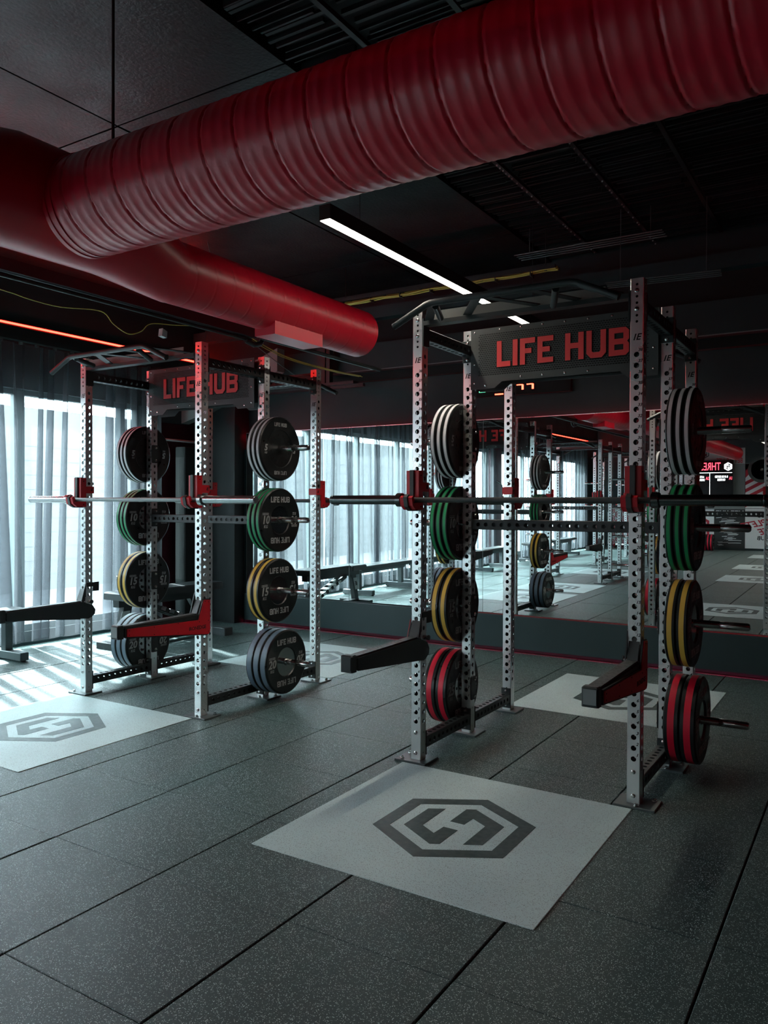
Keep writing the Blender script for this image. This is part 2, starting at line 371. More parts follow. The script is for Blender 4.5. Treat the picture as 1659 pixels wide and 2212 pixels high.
# platforms with the hexagon emblem
B = MB(); B.bbox(0, 1.205, 0, 1.2, 0, .003, PLATF, b=.002); PLM = B.mesh('platform')
hexo = [(0.3 * s * 1.0, 0.0) for s in (1, -1)]
def hexa(r): return [(r * math.sin(PI / 3 * k), r * math.cos(PI / 3 * k)) for k in range(6)]
EL = [(-.187, -.103), (-.184, .108), (-.116, .147), (-.116, -.066), (-.037, -.112), (-.032, -.034), (.035, -.034), (.034, -.192), (-.003, -.212)]
ER = [(-a, -b) for a, b in EL]
def emblem(sc, ext):
    vs = []; fs = []
    for L in ([hexa(.348), hexa(.275)], [EL], [ER]):
        v, f = curve_mesh([[(x * sc, y * sc) for x, y in lp] for lp in L], ext); k = len(vs); vs += v; fs += [tuple(k + a for a in q) for q in f]
    return vs, fs
B = MB(); B.add(*emblem(1, .0012), LOGOM); EMB = B.mesh('emblem')
def platform(x, y, label):
    t = put(PLM, 'lifting_platform', None, (x, y, 0)); tag(t, label, 'platform', 'grey lifting platforms set in the floor')
    put(EMB, 'emblem', t, (.612, .597, .0028), label='dark hexagon emblem')
platform(-2.135, 2.408, 'grey speckled lifting platform in the foreground, whole emblem in view')
platform(-4.905, 2.408, 'grey lifting platform at the left edge in front of the left rack')
platform(-2.135, 5.03, 'grey lifting platform behind the right rack, before the mirror wall')
platform(-4.85, 5.03, 'grey lifting platform behind the left rack, partly sunlit')
platform(-4.90, -2.0, 'grey platform seen only in the mirror, between the two reflected far racks')
platform(-4.90, .98, 'grey platform seen only in the mirror, nearest in front of the reflected racks')
platform(-2.30, -1.95, 'grey platform seen in the mirror on the open floor, nearest of its row')
platform(-2.40, -4.6, 'grey platform seen in the mirror on the open floor, middle of its row')
platform(-2.50, -7.9, 'grey platform seen in the mirror, nearest the poster wall')

# walls
B = MB(); B.box(XL - .6, XR, YB, YB + .15, -.12, ZC + .2, WALL); struct(put(B.mesh('wall_back'), 'wall_back'))
B = MB(); B.box(XR, XR + .15, YF, YB, -.12, ZC + .2, WALL); struct(put(B.mesh('wall_right'), 'wall_right'))
B = MB(); B.box(XL - .3, XR, YF - .15, YF, -.12, ZC + .2, WALL); struct(put(B.mesh('wall_front'), 'wall_front'))
# window wall: openings y -8.0..-2.3 and -1.7..6.05, z .13..2.46
B = MB(); W0, W1 = XL - .18, XL
for y0, y1 in ((YF, -8.0), (6.05, 6.25)): B.box(W0, W1, y0, y1, -.12, ZC + .2, WALL)
B.box(W0, W1, -8.0, 6.05, 2.46, ZC + .2, WALL); B.box(W0, W1, -8.0, 6.05, -.12, .13, WALL); B.box(W0, W1, 6.25, YB, -.12, 0.01, WALL)
B.box(W0, W1, 6.25, YB, 2.3, ZC + .2, WALL)
wl = struct(put(B.mesh('wall_left'), 'wall_left'))
B = MB(); B.box(W0, W1 + .02, -2.3, -1.7, 0, 2.9, PILL); o = put(B.mesh('wall_pier'), 'wall_pier', wl)
B = MB(); B.box(W0 - .12, W1 - .02, 6.25, YB, 0, 2.3, PILL); o = put(B.mesh('alcove_panel'), 'alcove_panel', wl)
def window(name, y0, y1, muls):
    B = MB(); x0, x1 = XL - .14, XL - .06
    B.box(x0, x1, y0, y1, .13, .19, FRAME); B.box(x0, x1, y0, y1, 2.41, 2.46, FRAME); B.box(x0, x1, y0, y0 + .06, .19, 2.41, FRAME); B.box(x0, x1, y1 - .06, y1, .19, 2.41, FRAME)
    w = struct(put(B.mesh(name), name)); ed = [y0 + .06] + [c for c, _ in muls] + [y1 - .06]
    for c, q in muls:
        B = MB(); B.box(x0, x1, c - q / 2, c + q / 2, .19, 2.41, FRAME); put(B.mesh('mullion'), 'mullion', w)
    for a, b in zip(ed[:-1], ed[1:]):
        B = MB(); B.box(XL - .102, XL - .098, a, b, .19, 2.41, GLASS); put(B.mesh('pane'), 'pane', w)
window('window_1', -1.7, 6.05, [(.75, .06), (2.03, .06), (3.3, .06), (4.58, .10), (5.80, .06)])
window('window_2', -8.0, -2.3, [(-6.6, .06), (-5.2, .06), (-3.8, .06)])
# outside: pale yard and a louvred building across it
B = MB(); B.box(-40, XL - .3, -30, 30, -.4, -.3, OUTG); g = struct(put(B.mesh('outside_ground'), 'outside_ground'))
t = thing('neighbouring_building', 'pale louvred building across the yard outside the curtained window', 'building', (-13.5, 0, -.3))
B = MB(); B.box(-.3, 0, -14, 14, 0, 3.45, OUTW); put(B.mesh('wall'), 'wall', t)
for k in range(10):
    B = MB(); B.box(0, .008, -14, 14, .30 + k * .27, .31 + k * .27, OUTL); put(B.mesh('louvre'), 'louvre', t)

# ceiling: slab panels with open joints, and metal deck strips
ceil = None
B = MB(); B.box(XL - .6, XR + .2, YF - .1, YB + .2, ZC + .10, ZC + .2, DARK); ceil = struct(put(B.mesh('ceiling'), 'ceiling'))
ex = [XL, -3.83, -2.56]; ey = [YF, -5.4, -2.6, .2, 3.13, 6.08, YB]
for i in range(2):
    for j in range(6):
        B = MB(); g = .006; dz = random.uniform(-.004, .004)
        B.box(ex[i] + g, ex[i + 1] - g, ey[j] + g, ey[j + 1] - g, ZC + dz, ZC + .1, CEIL); put(B.mesh('ceiling_panel'), 'ceiling_panel', ceil)
B = MB()
y = -9.5
for x0, x1 in ((-2.56, -2.13), (-2.13, -1.62), (-1.62, -1.1), (-1.1, -.5), (-.5, .4), (.4, 1.5), (1.5, 3.5)):
    y = -9.5
    while y < 6.9:
        a = x0 + .02 + random.choice((0, 0, .01, .03)); b = x1 - .02 - random.choice((0, 0, .01, .05))
        wdt = random.choice((.006, .008, .012, .02)); B.box(a, b, y, y + wdt, ZC + random.choice((.0, .012, .02)), ZC + .035, DECK); y += wdt + random.choice((.018, .028, .04, .06))
    B.box(x1 - .014, x1 + .014, -9.5, 6.9, ZC - .006, ZC + .02, DECK)
o = put(B.mesh('deck_ribs'), 'deck_ribs', ceil); o['kind'] = 'stuff'
B = MB()
for x in (-2.13, -1.62):
    y = 4.4
    while y < 7:
        B.cyl((x, y, ZC - .006), (x, y, ZC - .014), .006, STEEL, 6); y += random.choice((.05, .09, .13))
o = put(B.mesh('deck_rivets'), 'deck_rivets', ceil); o['kind'] = 'stuff'

# bulkheads over the mirror
B = MB(); B.box(-5.15, XR, 6.78, YB, 2.745, 3.02, WALL); B.box(-6.9, XR, 6.86, YB, 3.02, 3.26, DARK); B.box(-6.9, XR, 6.74, YB, 3.26, 3.38, WALL)
B.box(-6.9, -5.15, 6.84, YB, 2.62, 3.02, WALL); B.box(-5.15, XR, 6.90, YB, 2.66, 2.745, DARK)
o = struct(put(B.mesh('trim_1'), 'trim_1')); o.name = 'trim_1'
B = MB(); B.box(-5.15, XR, 6.775, 6.785, 2.742, 2.75, FRAME); B.box(-5.15, XR, 6.85, 6.86, 3.018, 3.024, FRAME); put(B.mesh('edge_bead'), 'edge_bead', o)
# alcove: dark column, slanted soffit
B = MB(); B.box(-6.62, -6.24, 6.74, YB, 0, 2.6, mat('alcove_black', (.005, .010, .011), .55)); struct(put(B.mesh('trim_2'), 'trim_2'))
B = MB(); B.prism([(-7.1, 2.27), (-6.75, 2.36), (-5.5, 2.80), (-5.5, 3.05), (-7.1, 2.5)], 6.60, 6.72, 'y', FRAME); struct(put(B.mesh('trim_3'), 'trim_3'))
B = MB(); B.prism([(-6.24, .0), (-6.24, 2.0), (-6.2, 2.0), (-6.2, 0)], 6.9, 6.98, 'y', WALL); put(B.mesh('reveal'), 'reveal', bpy.data.objects['trim_2'])
t = thing('light_line_tube', 'white tube standing in for a light line across the dark alcove left of the mirror', 'rail', (-6.9, 6.3, 2.1))  # plain white tube put in for a bright line of light
B = MB(); B.cyl((0, -.06, 0), (0, .66, 0), .014, mat('light_line_white', (.75, .78, .78), .3), 14); put(B.mesh('tube', 40), 'tube', t)
for yy in (0, .6):
    B = MB(); B.cyl((-.07, yy, 0), (0, yy, 0), .01, BLK, 10); put(B.mesh('bracket'), 'bracket', t)

# lower wall panel, cove LEDs, mirrors
B = MB(); B.box(-6.2, XR, 6.865, YB, .040, .335, WALL); struct(put(B.mesh('baseboard_back'), 'baseboard_back'))
t = thing('floor_led_strip', 'red LED strip glowing along the floor under the wall panel', 'light strip', (0, 6.868, .0388))
B = MB(); B.box(-6.2, XR, .006, .011, .0006, .0014, REDLED3); B.box(-6.2, XR, -.003, .003, -.006, .0014, WALL); put(B.mesh('diffuser'), 'diffuser', t)
t = thing('ledge_led_strip', 'thin red LED strip between the mirror and the wall panel below it', 'light strip', (0, 6.90, .337))
B = MB(); B.box(-3.6, XR, 0, .008, 0, .004, REDLED4); put(B.mesh('diffuser'), 'diffuser', t)
t = thing('cove_led_strip', 'red LED strip hidden along the top edge of the mirrors', 'light strip', (0, 6.955, 2.15))
B = MB(); B.box(-6.2, XR, 0, .01, 0, .005, REDLED2); put(B.mesh('diffuser'), 'diffuser', t)
rotm = Matrix.Rotation(.0045, 4, 'X') @ Matrix.Rotation(.005, 4, 'Z')
cuts = [-6.2, -4.76, -3.21, -1.66, -.11, 1.44, 2.99]
for i, (a, b) in enumerate(zip(cuts[:-1], cuts[1:])):
    g = .0015; B = MB(); B.box(a + 3 + g, b + 3 - g, 0, .006, .345, 2.182, MIR); me = B.mesh('mirror')
    lab = ['leftmost tall wall mirror beside the dark alcove', 'second wall mirror from the left, curtain reflected in it', 'third wall mirror from the left, behind the gap between the racks',
           'wall mirror directly behind the right rack', 'wall mirror at the right edge showing the reflected poster wall', 'wall mirror beyond the right edge of the view'][i]
    o = bpy.data.objects.new('wall_mirror', me); COL.objects.link(o); o.matrix_world = Matrix.Translation((-3, 6.92, 0)) @ rotm; tag(o, lab, 'mirror', 'wall mirrors')
    B = MB()
    B.box(a + 3, b + 3, .0065, .02, .34, .3445, FRAME); B.box(a + 3, b + 3, -.002, .012, 2.183, 2.189, STEEL); put(B.mesh('edge_trim'), 'edge_trim', o)
    B = MB(); B.box(a + 3 + .001 - .003, a + 3 + .0015, -.0015, .004, .345, 2.182, FRAME); put(B.mesh('joint'), 'joint', o)

# curtains
def curtain(y0, y1, label, seed, group='sheer curtains along the windows'):
    rnd = random.Random(seed); L = y1 - y0; p = .19; n = int(L / p); NU = n * 20; NV = 14; vs = []
    ph = [rnd.uniform(-.7, .7) for _ in range(n + 3)]; amp = [rnd.uniform(.55, 1.2) for _ in range(n + 3)]; lean = [rnd.uniform(-.10, .10) for _ in range(n + 3)]
    for j in range(NV + 1):
        v = j / NV; z = 2.86 - v * 2.80
        for i in range(NU + 1):
            s = i / NU * n; k = int(min(s, n)); f = s - k
            A = amp[k] * (1 - f) + amp[k + 1] * f; l = lean[k] * (1 - f) + lean[k + 1] * f; q = ph[k] * (1 - f) + ph[k + 1] * f
            th = 2 * PI * (s + .30 * math.sin(1.3 * s + seed) + .14 * math.sin(3.1 * s + 2 * seed)) + q * (.3 + .7 * v)
            vs.append((XL + .125 + (.034 + .020 * v) * A * math.cos(th) + .012 * math.sin(3.1 * s + seed), y0 + s * p * L / (n * p) + (.068 + .022 * v) * A * math.sin(th + .4) + l * v, z + (.01 * math.sin(th) if j == NV else 0)))
    fs = [(j * (NU + 1) + i, j * (NU + 1) + i + 1, (j + 1) * (NU + 1) + i + 1, (j + 1) * (NU + 1) + i) for j in range(NV) for i in range(NU)]
    t = thing('sheer_curtain', label, 'curtain', (0, 0, 0), 0, group)
    B = MB(); B.add(vs, fs, SHEER); put(B.mesh('cloth', True), 'cloth', t)
    B = MB()
    for k in range(n):
        yy = y0 + (k + .5) * L / n; B.box(XL + .09, XL + .12, yy - .012, yy + .012, 2.86, 2.885, FRAME)
    put(B.mesh('heading_tape'), 'heading_tape', t)
for i, (a, b, l) in enumerate([(4.55, 6.12, 'sheer curtain at the far end by the alcove, behind the left plate stack'), (3.0, 4.58, 'sheer curtain at the left edge behind the flat bench'),
        (1.45, 3.03, 'sheer curtain just out of view on the left, seen in the mirror'), (-.1, 1.48, 'sheer curtain beside the camera, seen in the second mirror'),
        (-1.72, -.07, 'sheer curtain ending at the dark red pier in the mirror'), (-4.15, -2.28, 'sheer curtain just beyond the dark red pier in the mirror'), (-6.1, -4.1, 'sheer curtain second beyond the red pier in the mirror'), (-8.1, -6.05, 'sheer curtain farthest from the mirrors')]):
    curtain(a, b, l, 11 + i)
t = thing('curtain_track', 'dark ceiling-side track the sheer curtains hang from', 'curtain track', (XL, 0, 2.89))
B = MB(); B.box(.07, .15, -8.2, 6.15, 0, .03, BLK); put(B.mesh('rail'), 'rail', t)
t = thing('red_light_line', 'glowing red LED line running high along the window wall', 'light strip', (XL + .022, 0, 3.045))
B = MB(); B.box(0, .03, -9.4, 6.86, -.012, .028, BLK); put(B.mesh('channel'), 'channel', t)
B = MB(); B.box(.03, .036, -9.4, 6.86, 0, .018, REDLED); put(B.mesh('diffuser'), 'diffuser', t)

t = thing('red_light_line', 'red LED line along the right wall, outside the view, tinting the posts', 'light strip', (XR - .055, 0, 3.0))
B = MB(); B.box(.01, .05, -9.4, 6.7, -.012, .028, BLK); put(B.mesh('channel'), 'channel', t)
B = MB(); B.box(.004, .010, -9.4, 6.7, -.006, .022, REDLEDR); put(B.mesh('diffuser'), 'diffuser', t)

# linear ceiling lights (warm), hung on thin wires
def linear_light(x, y0, y1, label, z=2.725):
    t = thing('linear_light', label, 'ceiling light', (x, y0, z), 0, 'suspended linear lights'); L = y1 - y0
    B = MB(); B.box(-.032, .032, 0, L, .004, .075, BLK); put(B.mesh('housing'), 'housing', t)
    B = MB(); B.box(-.027, .027, .004, L - .004, .001, .004, BULB); put(B.mesh('diffuser'), 'diffuser', t)
    for yy in (.3, L - .3):
        B = MB(); B.cyl((0, yy, .075), (0, yy, ZC - z), .0018, BLK, 6); put(B.mesh('wire'), 'wire', t)
linear_light(-2.245, 3.04, 6.0, 'lit linear ceiling light hanging above the right rack')
linear_light(-2.15, -5.7, -3.0, 'lit linear light behind the camera, seen at the right edge of the mirror')
linear_light(-2.15, -9.2, -6.3, 'lit linear light nearest the poster wall')

# ducts
def rib_duct(L, R, pitch, ribs, groove, n=96, per=12, hel=1):
    N = int(L / pitch * per); vs = []
    for k in range(N + 1):
        x = k * L / N
        for i in range(n):
            a = 2 * PI * i / n; u = ((x / pitch) - hel * i / n) % 1.0
            d_ = min(u, 1 - u); r = R
            if d_ < .045: r -= groove * (1 - d_ / .045)
            elif ribs: r += ribs * (.5 + .5 * math.cos(2 * PI * u * 3)) ** 1.5
            vs.append((x, r * math.cos(a), r * math.sin(a)))
    fs = [(k * n + i, k * n + (i + 1) % n, (k + 1) * n + (i + 1) % n, (k + 1) * n + i) for k in range(N) for i in range(n)]
    return vs, fs
t = thing('spiral_duct', 'big ribbed red spiral duct crossing the whole ceiling', 'duct', (-2.752, 2.12, 2.597))
vs, fs = rib_duct(6.3, .2, .148, .0019, .0055, n=112, per=24); B = MB(); B.add(vs, fs, REDD); put(B.mesh('ribbed_pipe', 60), 'ribbed_pipe', t)
B = MB(); B.lathe([(-.05, .19), (-.05, .203), (-.028, .203), (-.026, .199), (-.004, .199), (-.002, .2045), (.012, .2045), (.012, .198)], REDD, 'x', 96); put(B.mesh('collar', 30), 'collar', t)
B = MB(); B.cyl((.13, 0, .2), (.13, 0, ZC - 2.597), .006, BLK, 8); put(B.mesh('hanger_rod', 30), 'hanger_rod', t)
B = MB(); B.cyl((3.1, 0, .2), (3.1, 0, ZC - 2.597), .006, BLK, 8); put(B.mesh('hanger_rod', 30), 'hanger_rod', t)
t = thing('trunk_duct', 'smooth red trunk duct running beside the windows into the spiral duct', 'duct', (-3.0, 0, 0))
def radial(path, mt, n=80):
    vs = []
    for (x, y, z, r) in path:
        for i in range(n):
            a = 2 * PI * i / n; vs.append((x + r * math.cos(a), y, z + r * math.sin(a)))
    fs = [(k * n + i, k * n + (i + 1) % n, (k + 1) * n + (i + 1) % n, (k + 1) * n + i) for k in range(len(path) - 1) for i in range(n)]
    B = MB(); B.add(vs, fs, mt); return B
path = [(0, .9, 2.60, .175), (0, 1.55, 2.61, .19), (0, 1.86, 2.64, .225), (0, 1.90, 2.645, .228), (0, 2.34, 2.645, .228), (0, 2.38, 2.64, .224), (0, 2.74, 2.535, .16), (0, 2.76, 2.53, .157)]
put(radial(path, REDD).mesh('tee', 40), 'tee', t)
vs, fs = rib_duct(1.72, .155, .135, 0, .0035, per=22); q = Matrix.Translation((0, 2.74, 2.53)) @ Matrix.Rotation(PI / 2, 4, 'Z')
B = MB(); B.add(vs, fs, REDD, q); n = 96; k0 = len(vs) - n; B.add([tuple(q @ Vector(v)) for v in vs[k0:]], [tuple(range(n))], REDD); put(B.mesh('spiral_pipe', 60), 'spiral_pipe', t)
vs, fs = rib_duct(9.4, .175, .148, .002, .004, n=64, per=14); q = Matrix.Translation((0, -8.5, 2.60)) @ Matrix.Rotation(PI / 2, 4, 'Z')
B = MB(); B.add(vs, fs, REDD, q); put(B.mesh('spiral_pipe', 60), 'spiral_pipe', t)
B = MB(); B.box(-.05, .10, 3.46, 3.91, 2.337, 2.50, REDD); put(B.mesh('takeoff_box'), 'takeoff_box', t)
t = thing('cable_duct', 'long black square trunking below the red trunk duct', 'trunking', (-3.34, -6, 2.41))
B = MB(); B.box(-.03, .04, 0, 9.76, 0, .056, BLK); put(B.mesh('trunking'), 'trunking', t)
B = MB(); B.tube([(.0, 0, -.012), (.0, 9.75, -.012)], .011, BLK, 10); put(B.mesh('conduit', 40), 'conduit', t)
B = MB(); B.tube([(0, 9.7, -.02), (0, 9.78, -.035), (0, 9.84, -.02), (0, 9.86, .01)], .017, BLK, 10); put(B.mesh('elbow', 40), 'elbow', t)
t = thing('black_conduit', 'thin black conduit running on past the end of the square trunking', 'conduit', (-3.3, 3.8, 2.42))
B = MB(); B.tube([(0, 0, 0), (0, 1.4, .0)], .014, BLK, 10); put(B.mesh('pipe', 40), 'pipe', t)
t = thing('drop_bracket', 'black steel drop bracket hanging before the back wall under the duct end', 'bracket', (-4.93, 6.68, 2.6))
B = MB(); B.box(-.07, .03, -.03, .03, .03, .66, BLK); B.box(.045, .09, -.03, .03, .03, .66, BLK); put(B.mesh('drop'), 'drop', t)
B = MB(); B.box(-.07, .40, -.05, .05, 0, .03, BLK); B.box(.1, .5, -.02, .02, -.03, 0.0, BLK); put(B.mesh('foot'), 'foot', t)
# cables
def cable(pts, r, name, label, mt=YEL, cat='cable', n=8):
    P_ = [Vector(p) for p in pts]; out = []
    for i in range(len(P_) - 1):
        p0, p1, p2, p3 = P_[max(i - 1, 0)], P_[i], P_[i + 1], P_[min(i + 2, len(P_) - 1)]
        for k in range(6):
            s = k / 6; out.append(.5 * ((2 * p1) + (p2 - p0) * s + (2 * p0 - 5 * p1 + 4 * p2 - p3) * s * s + (3 * p1 - p0 - 3 * p2 + p3) * s ** 3))
    out.append(P_[-1]); B = MB(); B.tube(out, r, mt, n); o = put(B.mesh(name, 60), name); return tag(o, label, cat)
cable([(-5.6, 2.6, 3.0), (-5.6, 3.497, 2.974), (-5.6, 3.73, 2.955), (-5.6, 4.01, 2.952), (-5.6, 4.4, 3.0), (-5.6, 4.534, 2.916), (-5.6, 4.692, 2.862), (-5.6, 4.836, 2.91), (-5.6, 4.95, 3.0), (-5.6, 5.25, 3.045), (-5.6, 5.63, 3.11)], .004, 'yellow_cable', 'thin yellow cable drooping below the ceiling at the left')
cable([(-5.6, 5.63, 3.6), (-5.6, 5.63, 2.7)], .0022, 'hanging_wire', 'straight thin wire hanging above the left rack', BLK, 'wire')
cable([(-4.85, 4.9, 3.6), (-4.9, 5.2, 3.0), (-4.9, 5.6, 2.83), (-4.75, 6.0, 2.6), (-4.6, 6.3, 2.5)], .004, 'loose_wire', 'loose grey wire dangling behind the left rack top', GREYM, 'wire')
for k, (dx, dz) in enumerate(((0, 0), (.02, .006), (.035, -.004))):
    cable([(-3.75 + dx, 4.1, 2.55 + dz), (-3.78 + dx, 4.6, 2.47 + dz), (-3.8 + dx, 5.2, 2.46 + dz), (-3.9 + dx, 5.8, 2.5 + dz)], .003, 'yellow_cable', ['yellow cable nearest the black trunking over the left rack', 'middle yellow cable of three over the left rack', 'outer yellow cable of three over the left rack'][k])
t = thing('cable_tray', 'black cable tray with a tied yellow cable bundle hung across the ceiling', 'cable tray', (-4.4, 6.06, 3.27))
B = MB(); B.box(0, 2.2, 0, .02, 0, .025, BLK); B.box(0, 2.2, .10, .12, 0, .025, BLK)
for k in range(12): B.box(k * .19, k * .19 + .02, 0, .12, 0, .006, BLK)
put(B.mesh('tray'), 'tray', t)
for k in range(5):
    pts = [(.0 + 2.2 * s / 24, .03 + .014 * k + .004 * math.sin(s + k), -.012 - .012 * abs(math.sin(s * .55)) + .009 * (k % 3) + .018 * s / 24) for s in range(25)]
    B = MB(); B.tube(pts, .008, YEL, 7); put(B.mesh('yellow_cable', 60), 'yellow_cable', t)
for k in range(7):
    B = MB(); x = .12 + k * .31; B.box(x, x + .008, .02, .10, -.034, .02, BLK); put(B.mesh('cable_tie'), 'cable_tie', t)
for x in (.13, 2.1):
    B = MB(); B.cyl((x, .06, 0), (x, .06, ZC - 3.27), .004, BLK, 6); put(B.mesh('hanger_rod'), 'hanger_rod', t)
def wire_tray(p0, L, ang, label, n=4):
    t = thing('wire_tray', label, 'cable tray', p0, ang, 'dark wire trays under the ceiling')
    for k in range(n):
        B = MB(); B.tube([(0, k * .05, 0), (L, k * .05, 0)], .005, GREYM, 6); put(B.mesh('rail'), 'rail', t)
    for x in (.1, L - .1):
        B = MB(); B.cyl((x, .075, 0), (x, .075, ZC - p0[2]), .003, GREYM, 6); put(B.mesh('hanger_rod'), 'hanger_rod', t)
wire_tray((-2.5, 5.95, 3.38), 1.15, 0, 'dark wire tray under the ceiling above the big sign')
wire_tray((-1.75, 5.9, 3.04), .8, .12, 'dark wire tray with pale rails left of the tallest post')
t = thing('small_sensor', 'small pale grey sensor hanging below the ceiling over the left rack', 'sensor', (-5.6, 5.08, 2.937))
B = MB(); B.prism([(-.03, -.03), (.03, -.04), (.035, .02), (-.02, .04)], -.02, .03, 'x', mat('pale_plastic', (.4, .43, .43), .5)); put(B.mesh('housing'), 'housing', t)
B = MB(); B.cyl((0, 0, .03), (0, 0, ZC - 2.937), .002, BLK, 6); put(B.mesh('wire'), 'wire', t)

# digital timer on the wall above the mirror
t = thing('digital_timer', 'black digital timer with red and green digits above the mirror', 'timer', (-3.46, 6.93, 2.451))
B = MB(); B.box(.06, 1.1, 0, .05, -.045, .20, DARK); put(B.mesh('housing'), 'housing', t)
def seg(x0, z0, x1, z1, mt, name):
    B = MB(); B.add([(x0, -.002, z0), (x1, -.002, z0), (x1, -.002, z1), (x0, -.002, z1), (x0 - .006, 0, z0), (x1 + .006, 0, z0), (x1 + .006, 0, z1), (x0 - .006, 0, z1)], [(0, 1, 2, 3), (0, 4, 5, 1), (1, 5, 6, 2), (2, 6, 7, 3), (3, 7, 4, 0)], mt); put(B.mesh(name), name, t)
seg(.20, .0, .255, .012, DIGG, 'green_segment'); seg(.365, -.035, .44, -.023, DIGR, 'red_segment')
for dx in (.585, .685):
    seg(dx, .040, dx + .05, .049, DIGR, 'red_segment'); seg(dx + .05, -.002, dx + .058, .045, DIGR, 'red_segment')

# ================================================================== RACKS
HZ = [.213 + .05 * k for k in range(38)]
TOP = [2.213, 2.241, 2.27, 2.298, 2.327, 2.354, 2.382]
hy = [(z - .01, .0125) for z in HZ] + [(z - .01, .0062) for z in TOP] + [(.144, .006), (.034, .006)]
hx = [(z - .01, .0125) for z in HZ + [2.113, 2.163]] + [(z - .01, .0062) for z in TOP] + [(.144, .004), (.034, .004)]
POST = perf_tube(.06, .06, 2.40, hx, hy, STEEL, 'post')
B = MB()
for k, z in enumerate(HZ):
    v, f = text_mesh(str(k + 1), .0195, .0003, .28, .00055); B.add(v, f, INK, TM((.0168, -.0302, z + .0195), (1, 0, 0), (0, 0, 1)))
v, f = text_mesh('IE', .040, .0004, .3, .0010, space=1.15); B.add(v, f, INK, TM((0, -.0302, 2.141), (1, 0, 0), (0, 0, 1)))
NUM = B.mesh('number_markings')
def rotY(): return (-PI / 2, 0, 0)   # local z -> world +y
SB = perf_tube(.06, .06, .546, [(.025 + .05 * k + .023, .0125) for k in range(10)], [(.048 + .05 * k, .0125) for k in range(10)], BLK, 'side_beam')
CBm = perf_tube(.06, .06, 1.087, [(.0435 + .05 * k, .0125) for k in range(21)], [(.0435 + .05 * k, .0125) for k in range(21)], BLK, 'cross_beam')
B = MB(); B.bbox(-.095, .095, -.075, .075, 0, .01, mat('base_plate_grey', (.085, .105, .108), .38, .3), b=.003); BASE = B.mesh('base_plate')
B = MB(); B.lathe([(0, .012), (.004, .012), (.004, .009), (.011, .0085), (.0125, .005), (.0125, 0)], CHROME, 'z', 12); FBOLT = B.mesh('floor_bolt', 40)
B = MB(); B.lathe([(0, .0105), (.002, .0105), (.003, .0085), (.0085, .0078), (.0095, .004), (.0095, 0)], CHROME, 'z', 10); BOLT = B.mesh('bolt', 40)
B = MB(); B.bbox(-.033, .033, -.004, .004, -.065, .065, BLK, b=.002); BRK = B.mesh('bracket')
B = MB(); B.prism([(-.030, -.066), (-.024, -.070), (.024, -.070), (.030, -.066), (.034, 0), (.030, .066), (.024, .070), (-.024, .070), (-.030, .066), (-.034, 0)], 0, .006, 'x', BLK); PBRK = B.mesh('peg_bracket')
def peg_mesh(L):
    B = MB(); B.lathe([(0, .0195), (.0, .020), (L * .62, .020), (L * .625, .019), (L * .63, .020), (L - .012, .020), (L - .003, .0165), (L, .011), (L, 0)], CHROME, 'x', 28); return B.mesh('weight_peg', 35)
PEG = peg_mesh(.375)
# pull-up bar assembly, local to rack front centre
def pullup():
    B = MB(); c = .5735
    pts = [(c - .565, -.26, 2.268), (c - .40, -.26, 2.345), (c - .38, -.26, 2.354), (c - .355, -.26, 2.36), (c - .33, -.26, 2.362), (c + .33, -.26, 2.362), (c + .355, -.26, 2.36), (c + .38, -.26, 2.354), (c + .40, -.26, 2.345), (c + .565, -.26, 2.268)]
    B.tube(pts, .0165, BLK, 16)
    return B
PT = pullup().mesh('bar_tube', 40)
B = MB(); c = .5735
for a, b in ((-.34, -.5), (-.10, -.28), (-.10, .10), (.14, .30), (.34, .5)):
    p0 = Vector((c + a, -.262, 2.357)); p1 = Vector((c + b, -.004, 2.345)); dd = (p1 - p0).normalized(); sd = Vector((-dd.y, dd.x, 0)).normalized() * .022
    B.add([p0 - sd, p0 + sd, p1 + sd, p1 - sd, p0 - sd + Vector((0, 0, .005)), p0 + sd + Vector((0, 0, .005)), p1 + sd + Vector((0, 0, .005)), p1 - sd + Vector((0, 0, .005))],
          [(3, 2, 1, 0), (4, 5, 6, 7), (0, 1, 5, 4), (1, 2, 6, 5), (2, 3, 7, 6), (3, 0, 4, 7)], BLK)
PSTR = B.mesh('strap')
B = MB(); B.cyl((c - .345, -.225, 2.352), (c - .42, -.03, 2.342), .0165, BLK, 14); PG1 = B.mesh('grip', 40)
B = MB(); B.cyl((c + .27, -.225, 2.352), (c + .20, -.06, 2.32), .0165, BLK, 14); PG2 = B.mesh('grip', 40)
B = MB(); B.box(.036, 1.111, -.006, .05, 2.322, 2.344, BLK); PCB = B.mesh('mount_beam')
B = MB(); B.box(.05, 1.0, .012, .017, 2.344, 2.395, mat('web_grey', (.22, .23, .22), .5)); PWEB = B.mesh('web_plate')
B = MB(); B.box(-.004, .0035, -.002, .062, 2.215, 2.36, BLK); PBR = B.mesh('mount_bracket')
